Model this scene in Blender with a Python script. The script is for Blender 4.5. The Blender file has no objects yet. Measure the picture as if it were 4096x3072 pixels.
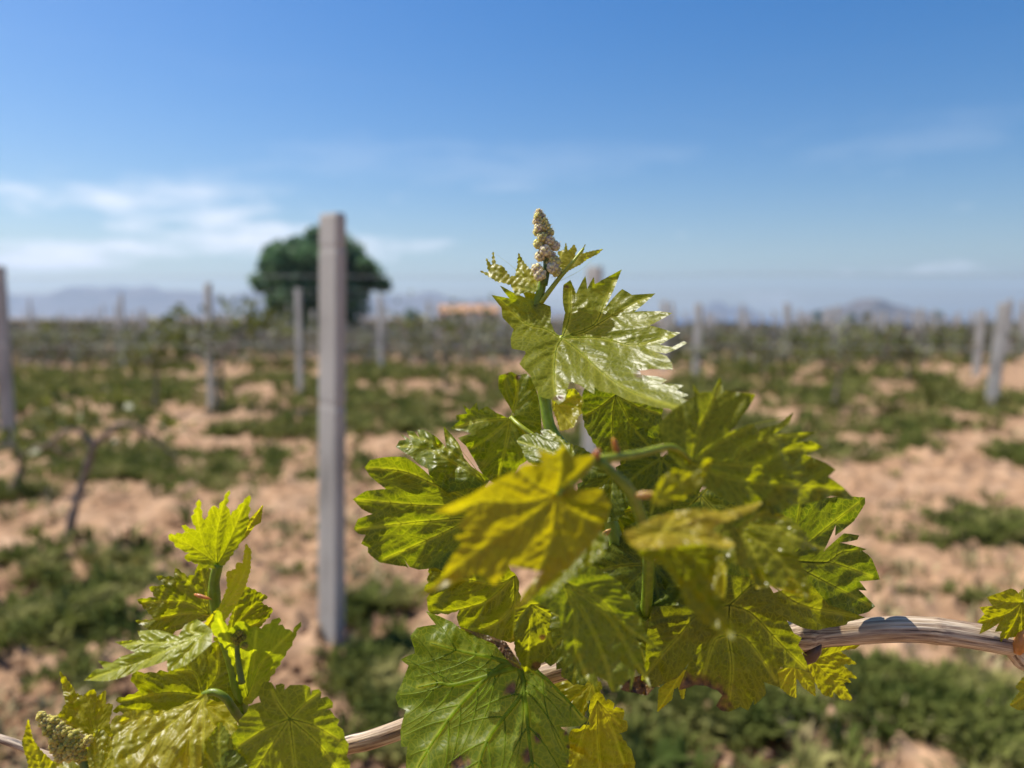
import bpy, bmesh, math, random
import numpy as np
from mathutils import Vector, Matrix
from mathutils.geometry import delaunay_2d_cdt
rnd = random.Random(7)
nr = np.random.RandomState(11)
SC = bpy.context.scene
COL = SC.collection

# ------------------------------------------------------------------ camera
CAM_H = 1.10
PITCH = math.radians(4.9)
FPX = 3092.0            # focal length in photo pixels (4096 wide)
camd = bpy.data.cameras.new('camera')
cam = bpy.data.objects.new('camera', camd); COL.objects.link(cam)
cam.location = (0, 0, CAM_H)
cam.rotation_euler = (math.radians(90) - PITCH, 0, 0)
camd.sensor_width = 36.0
camd.lens = FPX * 36.0 / 4096.0
camd.clip_start = 0.01; camd.clip_end = 20000
camd.dof.use_dof = True
camd.dof.focus_distance = 0.305
camd.dof.aperture_fstop = 6.3
SC.camera = cam
# ------------------------------------------------------------------ sky
ROT = math.radians(-26)
SUN_EL, SUN_AZ = math.radians(56), math.radians(-66)      # azimuth from +Y towards +X
w = bpy.data.worlds.new('World'); SC.world = w; w.use_nodes = True
nt = w.node_tree; nt.nodes.clear()
def N(t, ty, **k):
    n = t.nodes.new(ty)
    for a, b in k.items():
        if a.startswith('i_'):
            n.inputs[a[2:].replace('_', ' ')].default_value = b
        else: setattr(n, a, b)
    return n
out = N(nt, 'ShaderNodeOutputWorld'); bg = N(nt, 'ShaderNodeBackground'); bg.inputs[1].default_value = 0.067
sky = N(nt, 'ShaderNodeTexSky'); sky.sky_type = 'NISHITA'; sky.sun_disc = False
sky.sun_elevation = SUN_EL; sky.sun_rotation = SUN_AZ; sky.altitude = 0
sky.air_density = 1.15; sky.dust_density = 1.1; sky.ozone_density = 3.0
hsv = N(nt, 'ShaderNodeHueSaturation'); hsv.inputs['Saturation'].default_value = 1.55; hsv.inputs['Hue'].default_value = .508
nt.links.new(sky.outputs[0], hsv.inputs['Color'])
# low fair-weather cloud bank: soft noise over direction, kept to a band above the horizon
tc = N(nt, 'ShaderNodeTexCoord'); mp = N(nt, 'ShaderNodeMapping')
mp.inputs['Scale'].default_value = (3.0, 3.0, 13.0); mp.inputs['Location'].default_value = (3.3, 1.2, 2.1); mp.inputs['Rotation'].default_value = (0, 0, ROT)
nz = N(nt, 'ShaderNodeTexNoise'); nz.inputs['Scale'].default_value = 1.15; nz.inputs['Detail'].default_value = 7; nz.inputs['Roughness'].default_value = 0.55
nt.links.new(tc.outputs['Generated'], mp.inputs[0]); nt.links.new(mp.outputs[0], nz.inputs['Vector'])
cr = N(nt, 'ShaderNodeValToRGB'); cr.color_ramp.elements[0].position = 0.545; cr.color_ramp.elements[1].position = 0.66
nt.links.new(nz.outputs[0], cr.inputs[0])
sep = N(nt, 'ShaderNodeSeparateXYZ'); nt.links.new(tc.outputs['Generated'], sep.inputs[0])
band = N(nt, 'ShaderNodeValToRGB')
e = band.color_ramp.elements; e[0].position = 0.0; e[0].color = (0,0,0,1); e[1].position = 0.30; e[1].color = (0,0,0,1)
x = e.new(0.06); x.color = (1,1,1,1); x = e.new(0.13); x.color = (.9,.9,.9,1); x = e.new(0.17); x.color = (.1,.1,.1,1)
nt.links.new(sep.outputs[2], band.inputs[0])
mul = N(nt, 'ShaderNodeMath', operation='MULTIPLY'); nt.links.new(cr.outputs[0], mul.inputs[0]); nt.links.new(band.outputs[0], mul.inputs[1])
mixc = N(nt, 'ShaderNodeMixRGB'); mixc.inputs[2].default_value = (9.4, 9.6, 10.2, 1)
nt.links.new(mul.outputs[0], mixc.inputs[0]); nt.links.new(hsv.outputs[0], mixc.inputs[1])
nt.links.new(mixc.outputs[0], bg.inputs[0]); nt.links.new(bg.outputs[0], out.inputs[0])
# ------------------------------------------------------------------ sun
sd = bpy.data.lights.new('sun', 'SUN'); sd.energy = 4.4; sd.angle = math.radians(0.53); sd.color = (1, .945, .86)
so = bpy.data.objects.new('sun', sd); COL.objects.link(so)
sdir = Vector((math.cos(SUN_EL)*math.sin(SUN_AZ), math.cos(SUN_EL)*math.cos(SUN_AZ), math.sin(SUN_EL)))
so.rotation_euler = sdir.to_track_quat('Z', 'Y').to_euler(); so.location = (-5, 0, 12)
# ------------------------------------------------------------------ exposure
vs = SC.view_settings; vs.view_transform = 'Standard'; vs.look = 'None'; vs.exposure = 0.85; vs.gamma = 1.0; vs.use_curve_mapping = False

# ================================================================== helpers
CAM = np.array((0, 0, CAM_H))
cp, sp = math.cos(PITCH), math.sin(PITCH)
def rays(pts):                      # photo pixels (4096 x 3072) -> world rays of unit depth
    p = np.asarray(pts, float).reshape(-1, 2)
    a = (p[:, 0] - 2048) / FPX; b = -(p[:, 1] - 1536) / FPX
    return np.stack([a, cp + b*sp, -sp + b*cp], 1)
def at(px, py, d): return CAM + rays([(px, py)])[0] * d
def ground(px, py, z=0.0):          # 2212-wide view of the photo -> point on the ground
    r = rays([(px*4096/2212, py*4096/2212)])[0]
    t = (z - CAM_H) / r[2]; return CAM + r*t
FR = {'A': (1400, 1400, .5424), 'B': (1800, 750, .5424), 'C': (2400, 1450, .5725), 'D': (1500, 2200, .5425),
      'E': (2400, 2200, .5425), 'F': (3300, 2200, .5258), 'G': (0, 1900, .7065), 'P': (0, 0, 4096/2212)}
def fp(f, s):
    v = [float(q) for q in s.replace(',', ' ').split()]
    x0, y0, k = FR[f]
    a = np.array(v).reshape(-1, 2)
    return np.stack([x0 + a[:, 0]*k, y0 + a[:, 1]*k], 1)

def mesh(name, V, F, mats=(), parent=None, smooth=True, midx=None):
    me = bpy.data.meshes.new(name)
    V = np.asarray(V, float)
    if isinstance(F, np.ndarray):
        n, k = F.shape
        me.vertices.add(len(V)); me.vertices.foreach_set('co', V.astype(np.float32).ravel())
        me.loops.add(n*k); me.loops.foreach_set('vertex_index', F.astype(np.int32).ravel())
        me.polygons.add(n); me.polygons.foreach_set('loop_start', np.arange(0, n*k, k, dtype=np.int32))
        me.polygons.foreach_set('loop_total', np.full(n, k, np.int32))
        me.update(calc_edges=True); me.validate()
    else:
        me.from_pydata([tuple(v) for v in V], [], F); me.update()
    for m in mats: me.materials.append(m)
    if midx is not None: me.polygons.foreach_set('material_index', np.asarray(midx, np.int32))
    if smooth: me.polygons.foreach_set('use_smooth', np.ones(len(me.polygons), bool))
    o = bpy.data.objects.new(name, me); COL.objects.link(o)
    if parent: o.parent = parent
    return o
def fattr(o, name, vals):
    a = o.data.attributes.new(name, 'FLOAT', 'POINT'); a.data.foreach_set('value', np.asarray(vals, np.float32))
def vattr(o, name, vals):
    a = o.data.attributes.new(name, 'FLOAT_VECTOR', 'POINT'); a.data.foreach_set('vector', np.asarray(vals, np.float32).ravel())
def tag(o, label=None, cat=None, group=None, kind=None):
    if label: o['label'] = label
    if cat: o['category'] = cat
    if group: o['group'] = group
    if kind: o['kind'] = kind
    return o
def empty(name, loc=(0, 0, 0)):
    o = bpy.data.objects.new(name, None); COL.objects.link(o); o.location = loc; o.empty_display_size = .05; return o

def catmull(P, n):
    P = np.asarray(P, float); m = len(P)
    if m == 2:
        t = np.linspace(0, 1, n)[:, None]; return P[0]*(1-t)+P[1]*t
    Q = np.vstack([2*P[0]-P[1], P, 2*P[-1]-P[-2]])
    u = np.linspace(0, m-1, n); i = np.minimum(u.astype(int), m-2); t = (u-i)[:, None]
    a, b, c, d = Q[i], Q[i+1], Q[i+2], Q[i+3]
    return .5*((2*b)+(-a+c)*t+(2*a-5*b+4*c-d)*t**2+(-a+3*b-3*c+d)*t**3)
def tube(path, rad, seg=8, caps=True, flat=None, rmod=None):
    """tube along path; flat=(axis, factor) squashes it along one axis; rmod(ring, seg) scales radii"""
    P = np.asarray(path, float); n = len(P); R = np.broadcast_to(np.asarray(rad, float), (n,))
    T = np.gradient(P, axis=0); T /= np.linalg.norm(T, axis=1)[:, None] + 1e-12
    up = np.array((0, 0, 1.)) if abs(T[0, 2]) < .9 else np.array((1., 0, 0))
    A = np.zeros_like(P)
    a = up - T[0]*(up@T[0]); a /= np.linalg.norm(a)
    for i in range(n):
        a = a - T[i]*(a@T[i]); a /= np.linalg.norm(a)+1e-12; A[i] = a
    B = np.cross(T, A)
    th = np.linspace(0, 2*math.pi, seg, endpoint=False)
    k = np.ones((n, seg)) if rmod is None else rmod(n, seg)
    off = (A[:, None, :]*np.cos(th)[None, :, None] + B[:, None, :]*np.sin(th)[None, :, None])*(R[:, None]*k)[:, :, None]
    if flat is not None:
        ax = np.asarray(flat[0]); off = off - (off@ax)[..., None]*ax*(1-flat[1])
    V = (P[:, None, :]+off).reshape(-1, 3)
    i = np.arange(n-1)[:, None]*seg; j = np.arange(seg)[None, :]; j2 = (j+1) % seg
    F = np.stack([i+j, i+j2, i+seg+j2, i+seg+j], -1).reshape(-1, 4)
    F = np.vstack([F[:, [0, 1, 2]], F[:, [0, 2, 3]]])
    if caps:
        c0, c1 = len(V), len(V)+1
        V = np.vstack([V, P[0], P[-1]]); jj = np.arange(seg); kk = (jj+1) % seg
        F = np.vstack([F, np.stack([np.full(seg, c0), kk, jj], 1), np.stack([np.full(seg, c1), (n-1)*seg+jj, (n-1)*seg+kk], 1)])
    return V, F
def join(parts):
    V, F, o = [], [], 0
    for v, f in parts: V.append(v); F.append(f+o); o += len(v)
    return np.vstack(V), np.vstack(F)
class Noise:
    def __init__(s, seed, freq, n=10, dim=2):
        r = np.random.RandomState(seed); d = r.normal(size=(n, dim)); d /= np.linalg.norm(d, axis=1)[:, None]
        s.k = d*freq*2*math.pi*r.uniform(.6, 1.5, (n, 1)); s.p = r.uniform(0, 6.3, n); s.n = n
    def __call__(s, P): return np.sin(np.asarray(P)@s.k.T+s.p).sum(1)/math.sqrt(s.n)

# ================================================================== materials
def mat(name):
    m = bpy.data.materials.new(name); m.use_nodes = True; m.node_tree.nodes.clear()
    return m, m.node_tree
def ramp(t, els):
    r = N(t, 'ShaderNodeValToRGB'); c = r.color_ramp.elements
    c[0].position, c[0].color = els[0][0], (*els[0][1], 1); c[1].position, c[1].color = els[-1][0], (*els[-1][1], 1)
    for p, col in els[1:-1]: q = c.new(p); q.color = (*col, 1)
    return r
def simple(name, els, scale=20, rough=.85, bump=.3, bdist=.01, detail=6, stretch=None, coord='Object', spec=.3, transl=0):
    m, t = mat(name)
    o = N(t, 'ShaderNodeOutputMaterial'); b = N(t, 'ShaderNodeBsdfPrincipled'); b.inputs['Roughness'].default_value = rough; b.inputs['Specular IOR Level'].default_value = spec
    c = N(t, 'ShaderNodeTexCoord'); nzz = N(t, 'ShaderNodeTexNoise'); nzz.inputs['Scale'].default_value = scale; nzz.inputs['Detail'].default_value = detail
    src = c.outputs[coord]
    if stretch:
        mpp = N(t, 'ShaderNodeMapping'); mpp.inputs['Scale'].default_value = stretch; t.links.new(src, mpp.inputs[0]); src = mpp.outputs[0]
    t.links.new(src, nzz.inputs['Vector'])
    r = ramp(t, els); t.links.new(nzz.outputs[0], r.inputs[0]); t.links.new(r.outputs[0], b.inputs['Base Color'])
    if bump:
        bp = N(t, 'ShaderNodeBump'); bp.inputs['Strength'].default_value = bump; bp.inputs['Distance'].default_value = bdist
        t.links.new(nzz.outputs[0], bp.inputs['Height']); t.links.new(bp.outputs[0], b.inputs['Normal'])
    if transl:
        tr = N(t, 'ShaderNodeBsdfTranslucent'); t.links.new(r.outputs[0], tr.inputs[0]); mx = N(t, 'ShaderNodeMixShader'); mx.inputs[0].default_value = transl
        t.links.new(b.outputs[0], mx.inputs[1]); t.links.new(tr.outputs[0], mx.inputs[2]); t.links.new(mx.outputs[0], o.inputs[0])
    else: t.links.new(b.outputs[0], o.inputs[0])
    return m

def leaf_material(name, fuzz=0.0):
    m, t = mat(name); L = t.links.new
    o = N(t, 'ShaderNodeOutputMaterial'); b = N(t, 'ShaderNodeBsdfPrincipled')
    oi = N(t, 'ShaderNodeObjectInfo'); at_ = N(t, 'ShaderNodeAttribute'); at_.attribute_name = 'lamina'
    av = N(t, 'ShaderNodeAttribute'); av.attribute_name = 'vein'; ab = N(t, 'ShaderNodeAttribute'); ab.attribute_name = 'withered'
    n1 = N(t, 'ShaderNodeTexNoise'); n1.inputs['Scale'].default_value = 90; n1.inputs['Detail'].default_value = 5; L(at_.outputs['Vector'], n1.inputs['Vector'])
    r1 = ramp(t, [(.3, (.84, .88, .7)), (.7, (1.10, 1.06, 1.0))]); L(n1.outputs[0], r1.inputs[0])
    mu = N(t, 'ShaderNodeMixRGB', blend_type='MULTIPLY'); mu.inputs[0].default_value = 1; L(oi.outputs['Color'], mu.inputs[1]); L(r1.outputs[0], mu.inputs[2])
    # net of fine veins
    vo = N(t, 'ShaderNodeTexVoronoi'); vo.feature = 'DISTANCE_TO_EDGE'; vo.inputs['Scale'].default_value = 430; L(at_.outputs['Vector'], vo.inputs['Vector'])
    vo2 = N(t, 'ShaderNodeTexVoronoi'); vo2.feature = 'DISTANCE_TO_EDGE'; vo2.inputs['Scale'].default_value = 1050; L(at_.outputs['Vector'], vo2.inputs['Vector'])
    rv = ramp(t, [(.0, (1, 1, 1)), (.11, (0, 0, 0))]); L(vo.outputs[0], rv.inputs[0])
    rv2 = ramp(t, [(.0, (.4, .4, .4)), (.14, (0, 0, 0))]); L(vo2.outputs[0], rv2.inputs[0])
    mxv = N(t, 'ShaderNodeMath', operation='MAXIMUM'); L(rv.outputs[0], mxv.inputs[0]); L(rv2.outputs[0], mxv.inputs[1])
    ml = N(t, 'ShaderNodeMath', operation='MULTIPLY'); L(mxv.outputs[0], ml.inputs[0]); ml.inputs[1].default_value = .42
    mv = N(t, 'ShaderNodeMath', operation='MAXIMUM'); L(ml.outputs[0], mv.inputs[0]); L(av.outputs['Fac'], mv.inputs[1])
    pale = N(t, 'ShaderNodeMixRGB', blend_type='ADD'); pale.inputs[0].default_value = 1; L(mu.outputs[0], pale.inputs[1]); pale.inputs[2].default_value = (.17, .17, .025, 1)
    c1 = N(t, 'ShaderNodeMixRGB'); L(mv.outputs[0], c1.inputs[0]); L(mu.outputs[0], c1.inputs[1]); L(pale.outputs[0], c1.inputs[2])
    # underside paler
    ge = N(t, 'ShaderNodeNewGeometry')
    # withered tissue
    n2 = N(t, 'ShaderNodeTexNoise'); n2.inputs['Scale'].default_value = 380; n2.inputs['Detail'].default_value = 6; L(at_.outputs['Vector'], n2.inputs['Vector'])
    rb = ramp(t, [(.35, (.028, .016, .008)), (.65, (.17, .09, .035))]); L(n2.outputs[0], rb.inputs[0])
    c2 = N(t, 'ShaderNodeMixRGB'); L(ab.outputs['Fac'], c2.inputs[0]); L(c1.outputs[0], c2.inputs[1]); L(rb.outputs[0], c2.inputs[2])
    L(c2.outputs[0], b.inputs['Base Color'])
    b.inputs['Specular IOR Level'].default_value = .38
    rr = ramp(t, [(.3, (-.05, -.05, -.05)), (.7, (.08, .08, .08))]); rr = N(t, 'ShaderNodeMath', operation='MULTIPLY_ADD'); L(n1.outputs[0], rr.inputs[0]); rr.inputs[1].default_value = .22; L(oi.outputs['Alpha'], rr.inputs[2]); L(rr.outputs[0], b.inputs['Roughness'])
    bp = N(t, 'ShaderNodeBump'); bp.inputs['Strength'].default_value = .4; bp.inputs['Distance'].default_value = .00018
    sm = N(t, 'ShaderNodeMath', operation='SMOOTH_MIN') if False else N(t, 'ShaderNodeMath', operation='MULTIPLY_ADD')
    L(vo.outputs[0], sm.inputs[0]); sm.inputs[1].default_value = 3.0; L(n2.outputs[0], sm.inputs[2])
    L(sm.outputs[0], bp.inputs['Height']); L(bp.outputs[0], b.inputs['Normal'])
    tm = N(t, 'ShaderNodeMixRGB', blend_type='MULTIPLY'); tm.inputs[0].default_value = 1; L(c2.outputs[0], tm.inputs[1]); tm.inputs[2].default_value = (3.15, 2.95, .34, 1)
    tr = N(t, 'ShaderNodeBsdfTranslucent'); L(tm.outputs[0], tr.inputs[0]); L(bp.outputs[0], tr.inputs['Normal'])
    fw = N(t, 'ShaderNodeMath', operation='MULTIPLY_ADD'); L(ab.outputs['Fac'], fw.inputs[0]); fw.inputs[1].default_value = -.3; fw.inputs[2].default_value = .47
    mx = N(t, 'ShaderNodeMixShader'); L(fw.outputs[0], mx.inputs[0]); L(b.outputs[0], mx.inputs[1]); L(tr.outputs[0], mx.inputs[2]); L(mx.outputs[0], o.inputs[0])
    return m
def tint_material(name, rough=.4, transl=.25, gain=(1, 1, 1), scale=300, sss=0):
    m, t = mat(name); L = t.links.new
    o = N(t, 'ShaderNodeOutputMaterial'); b = N(t, 'ShaderNodeBsdfPrincipled'); b.inputs['Roughness'].default_value = rough
    oi = N(t, 'ShaderNodeObjectInfo'); c = N(t, 'ShaderNodeTexCoord'); n = N(t, 'ShaderNodeTexNoise'); n.inputs['Scale'].default_value = scale; n.inputs['Detail'].default_value = 4
    L(c.outputs['Object'], n.inputs['Vector'])
    r = ramp(t, [(.3, tuple(.7*g for g in gain)), (.7, tuple(1.2*g for g in gain))]); L(n.outputs[0], r.inputs[0])
    mu = N(t, 'ShaderNodeMixRGB', blend_type='MULTIPLY'); mu.inputs[0].default_value = 1; L(oi.outputs['Color'], mu.inputs[1]); L(r.outputs[0], mu.inputs[2])
    L(mu.outputs[0], b.inputs['Base Color'])
    bp = N(t, 'ShaderNodeBump'); bp.inputs['Strength'].default_value = .4; bp.inputs['Distance'].default_value = .0005; L(n.outputs[0], bp.inputs['Height']); L(bp.outputs[0], b.inputs['Normal'])
    if sss:
        b.inputs['Subsurface Weight'].default_value = 1; b.inputs['Subsurface Radius'].default_value = (.85, 1, .35); b.inputs['Subsurface Scale'].default_value = sss
    tr = N(t, 'ShaderNodeBsdfTranslucent'); L(mu.outputs[0], tr.inputs[0]); mx = N(t, 'ShaderNodeMixShader'); mx.inputs[0].default_value = transl
    L(b.outputs[0], mx.inputs[1]); L(tr.outputs[0], mx.inputs[2]); L(mx.outputs[0], o.inputs[0])
    return m
M_LEAF = leaf_material('vine_leaf')
M_VEIN = tint_material('leaf_vein', .45, .8)
M_STEM = tint_material('green_stem', .42, .08, sss=.0022)
M_BUD = tint_material('woolly_buds', .85, .15, scale=900, sss=.0018)
M_WOOL = tint_material('plant_hair', .7, .5)
M_POST = simple('concrete', [(.3, (.20, .190, .170)), (.5, (.37, .355, .325)), (.7, (.44, .425, .395))], 7, .9, .35, .006, stretch=(1, 1, .35), detail=9)
M_WIRE = simple('galvanised_wire', [(.3, (.30, .31, .33)), (.7, (.45, .46, .48))], 40, .45, 0, spec=.6)
M_BARK = simple('vine_bark', [(.3, (.12, .085, .065)), (.7, (.32, .25, .20))], 60, .9, .6, .006, stretch=(1, 1, .25))
M_BGLEAF = simple('distant_vine_leaves', [(.3, (.06, .08, .015)), (.7, (.19, .20, .04))], 9, .5, 0, transl=.4)
M_WEED = simple('weed_leaves', [(.32, (.055, .080, .016)), (.5, (.145, .160, .038)), (.68, (.30, .275, .10))], 4.5, .9, 0, transl=.3, spec=.08)
M_DRY = simple('dry_grass', [(.3, (.20, .17, .07)), (.7, (.42, .34, .17))], 5, .7, 0, transl=.2)
M_TREE = simple('tree_leaves', [(.3, (.06, .135, .06)), (.7, (.17, .28, .135))], 1.5, .6, 0, transl=.5)
M_TRUNK = simple('tree_bark', [(.3, (.05, .04, .03)), (.7, (.16, .12, .09))], 8, .9, .5, .03)

# soil
def soil_material():
    m, t = mat('sandy_soil'); L = t.links.new
    o = N(t, 'ShaderNodeOutputMaterial'); b = N(t, 'ShaderNodeBsdfPrincipled'); b.inputs['Roughness'].default_value = .95; b.inputs['Specular IOR Level'].default_value = .15
    c = N(t, 'ShaderNodeTexCoord')
    n1 = N(t, 'ShaderNodeTexNoise'); n1.inputs['Scale'].default_value = 2.6; n1.inputs['Detail'].default_value = 9; n1.inputs['Roughness'].default_value = .7; L(c.outputs['Object'], n1.inputs['Vector'])
    n2 = N(t, 'ShaderNodeTexNoise'); n2.inputs['Scale'].default_value = 16; n2.inputs['Detail'].default_value = 8; L(c.outputs['Object'], n2.inputs['Vector'])
    r1 = ramp(t, [(.30, (.20, .108, .062)), (.5, (.355, .220, .126)), (.70, (.46, .31, .20))]); L(n1.outputs[0], r1.inputs[0])
    r2 = ramp(t, [(.3, (.62, .60, .58)), (.65, (1.1, 1.1, 1.1))]); L(n2.outputs[0], r2.inputs[0])
    mu = N(t, 'ShaderNodeMixRGB', blend_type='MULTIPLY'); mu.inputs[0].default_value = 1; L(r1.outputs[0], mu.inputs[1]); L(r2.outputs[0], mu.inputs[2])
    L(mu.outputs[0], b.inputs['Base Color'])
    bp = N(t, 'ShaderNodeBump'); bp.inputs['Strength'].default_value = .7; bp.inputs['Distance'].default_value = .03; L(n2.outputs[0], bp.inputs['Height']); L(bp.outputs[0], b.inputs['Normal'])
    L(b.outputs[0], o.inputs[0]); return m
M_SOIL = soil_material()

# ================================================================== setting
# ---- ground: one sheet from underfoot to the horizon, breaking off to a coast on the right
a_front = np.radians(np.linspace(-48, 48, 380)); a_rest = np.radians(np.linspace(48, 312, 90))[1:-1]
az = np.concatenate([a_front, a_rest]); nA = len(az)
rr_ = np.concatenate([np.geomspace(.25, 1.2, 14)[:-1], np.geomspace(1.2, 22, 270)[:-1], np.geomspace(22, 3900, 100)])
AZ, RR = np.meshgrid(az, rr_)
X, Y = RR*np.sin(AZ), RR*np.cos(AZ)
P2 = np.stack([X.ravel(), Y.ravel()], 1)
nA1, nA2, nA3, nA4 = Noise(1, .25), Noise(2, .9), Noise(3, 3.2, 14), Noise(4, 8., 16)
fade = np.clip(1 - RR.ravel()/40, 0, 1)
Z = (nA1(P2)*.03 + nA2(P2)*.025)*np.clip(1-RR.ravel()/150, 0, 1)
clod = np.maximum(nA3(P2), 0)*.034 + np.maximum(nA4(P2), 0)**1.5*.024
Z += clod*fade
azd = np.degrees((AZ.ravel()+math.pi) % (2*math.pi)-math.pi)
coast = 105 + 12*np.sin(azd*.9)
sea = np.clip((azd-10.8)/1.2, 0, 1)*np.clip((80-azd)/5, 0, 1)*np.clip((RR.ravel()-coast)/30, 0, 1)
Z -= sea*12.0
ii = np.arange(len(rr_)-1)[:, None]*nA; jj = np.arange(nA)[None, :]; j2 = (jj+1) % nA
F = np.stack([ii+jj, ii+nA+jj, ii+nA+j2, ii+j2], -1).reshape(-1, 4)
gnd = mesh('ground', np.stack([X.ravel(), Y.ravel(), Z], 1), F[:, ::-1].copy(), [M_SOIL]); tag(gnd, 'sandy tan vineyard soil with clods', kind='structure')
# ---- sea
M_SEA = simple('sea_water', [(.3, (.008, .10, .32)), (.7, (.015, .15, .42))], .05, .6, .3, .1, spec=.15)
th = np.radians(np.linspace(5, 85, 60)); rs = np.geomspace(80, 4000, 30)
TH, RS = np.meshgrid(th, rs); ii = np.arange(29)[:, None]*60; jj = np.arange(59)[None, :]
F = np.stack([ii+jj, ii+jj+1, ii+60+jj+1, ii+60+jj], -1).reshape(-1, 4)
sea_o = mesh('sea', np.stack([(RS*np.sin(TH)).ravel(), (RS*np.cos(TH)).ravel(), np.full(TH.size, -9.)], 1), F, [M_SEA]); tag(sea_o, 'strip of blue sea on the horizon', kind='structure')
# ---- hills: real domed terrain far off
M_HILL = simple('scrub_hill', [(.3, (.06, .052, .04)), (.7, (.14, .11, .09))], .02, .95, .4, 3)
def hill(name, label, peaks, dist, thick, base=0.0, seed=0, res=160):
    """peaks: (x in the 2212-wide photo, y, half width); a ridge of bumps at the given distance"""
    xs = [p[0] for p in peaks]; w0 = min(p[0]-p[2]*2.2 for p in peaks); w1 = max(p[0]+p[2]*2.2 for p in peaks)
    k = 4096/2212/FPX*dist
    wx = np.linspace((w0-1106)*k, (w1-1106)*k, res); wy = np.linspace(-thick, thick, 40)
    GX, GY = np.meshgrid(wx, wy); H = np.zeros_like(GX)
    nz_ = Noise(seed, 3/(thick), 12)
    for px, py, hw in peaks:
        h = (687-py)*k+CAM_H-base; s = hw*k
        H = np.maximum(H, h*np.exp(-((GX-(px-1106)*k)/s)**2)*np.exp(-(GY/(thick*.45))**2)) if False else (H**3+(h*np.exp(-((GX-(px-1106)*k)/s)**2-(GY/(thick*.45))**2))**3)**(1/3)
    H = H*(1+.10*nz_(np.stack([GX.ravel(), GY.ravel()], 1)).reshape(GX.shape)) - 1.0
    ii = np.arange(39)[:, None]*res; jj = np.arange(res-1)[None, :]
    F = np.stack([ii+jj, ii+jj+1, ii+res+jj+1, ii+res+jj], -1).reshape(-1, 4)
    o = mesh(name, np.stack([GX.ravel(), (GY+dist).ravel(), (H+base).ravel()], 1), F, [M_HILL]); tag(o, label, kind='structure'); return o
hill('hills', 'pale blue hill range on the left horizon', [(-220, 606, 220), (40, 640, 160), (200, 622, 150), (350, 627, 160), (520, 635, 170), (760, 640, 200), (930, 640, 150), (1060, 655, 150)], 2900, 500, seed=5)
hill('hill', 'low brown dome hill on the right horizon', [(1880, 645, 78), (1790, 666, 70), (1970, 670, 75)], 1500, 160, base=-9, seed=6)
hill('hill', 'faint small hill behind the sea strip', [(1545, 652, 45), (1600, 664, 40)], 3300, 200, base=-9, seed=8)

# ---- haze: one box of even, thin air round everything
hz, t = mat('haze'); o_ = N(t, 'ShaderNodeOutputMaterial'); pv = N(t, 'ShaderNodeVolumePrincipled')
pv.inputs['Color'].default_value = (.58, .75, 1, 1); pv.inputs['Density'].default_value = 0.00028; pv.inputs['Anisotropy'].default_value = .2
t.links.new(pv.outputs[0], o_.inputs['Volume'])
q = 4300.; z0, z1 = -14., 190.
bv = [(-q, -q, z0), (q, -q, z0), (q, q, z0), (-q, q, z0), (-q, -q, z1), (q, -q, z1), (q, q, z1), (-q, q, z1)]
hb = mesh('haze', bv, [(0, 3, 2, 1), (4, 5, 6, 7), (0, 1, 5, 4), (1, 2, 6, 5), (2, 3, 7, 6), (3, 0, 4, 7)], [hz], smooth=False)
tag(hb, 'thin blue air haze over the far hills', kind='stuff')

# ---- trees
def leaf_cloud(cent, rad, n, size, rs, flat=.8, shell=.55):
    """n small leaf faces in lumps through an ellipsoid volume"""
    d = rs.normal(size=(n, 3)); d /= np.linalg.norm(d, axis=1)[:, None]
    r = (rs.uniform(shell**3, 1, n))**(1/3)
    c = np.asarray(cent)+d*r[:, None]*np.asarray(rad)
    return quads(c, size, rs)
def quads(c, size, rs):
    n = len(c); a = rs.normal(size=(n, 3)); a /= np.linalg.norm(a, axis=1)[:, None]
    b = np.cross(a, rs.normal(size=(n, 3))); b /= np.linalg.norm(b, axis=1)[:, None]
    s = size*rs.uniform(.6, 1.4, (n, 1)); a = a*s; b = b*s*.6
    V = np.stack([c-a, c+b, c+a, c-b], 1).reshape(-1, 3); i = np.arange(n)[:, None]*4
    return V, np.vstack([i+np.array([0, 1, 2]), i+np.array([0, 2, 3])])
def tree(name, label, base, H, Wd, seed, nleaf=9000, lsize=.16, cat='tree', trunk_h=.25):
    rs = np.random.RandomState(seed); T = empty(name, base); tag(T, label, cat)
    parts = [tube(catmull([(0, 0, -.2), (.05*H*.2, 0, H*.15), (0, .02*H, H*.4), (0, 0, H*.7)], 14), np.linspace(.05*H, .012*H, 14), 9)]
    for k in range(8):
        a = rs.uniform(0, 6.28); z = rs.uniform(.15, .4)*H; r = Wd*.36
        parts.append(tube(catmull([(0, 0, z), (r*.4*math.cos(a), r*.4*math.sin(a), z+.12*H), (r*math.cos(a), r*math.sin(a), z+.3*H)], 9), np.linspace(.02*H, .005*H, 9), 6))
    V, F = join(parts); mesh('trunk', V, F, [M_TRUNK], T)
    cl = []
    nl = 120 if nleaf > 5000 else 40
    for k in range(nl):
        d_ = rs.normal(size=3); d_ /= np.linalg.norm(d_); d_ *= rs.uniform(.25, 1)**.5
        c = np.array((d_[0]*Wd*.40, d_[1]*Wd*.40, H*(.52+trunk_h*.4)+d_[2]*H*.40))
        rr2 = Wd*rs.uniform(.045, .135)
        cl.append(leaf_cloud(c, (rr2, rr2, rr2*.8), nleaf//nl, lsize, rs, shell=.3))
    V, F = join(cl); mesh('crown', V, F, [M_TREE], T, smooth=False)
    return T
tree('broadleaf_tree', 'large round dark green tree behind the main concrete post', tuple(ground(698, 732)), 5.75, 7.9, 3, 26000, .17, trunk_h=.04)
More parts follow.
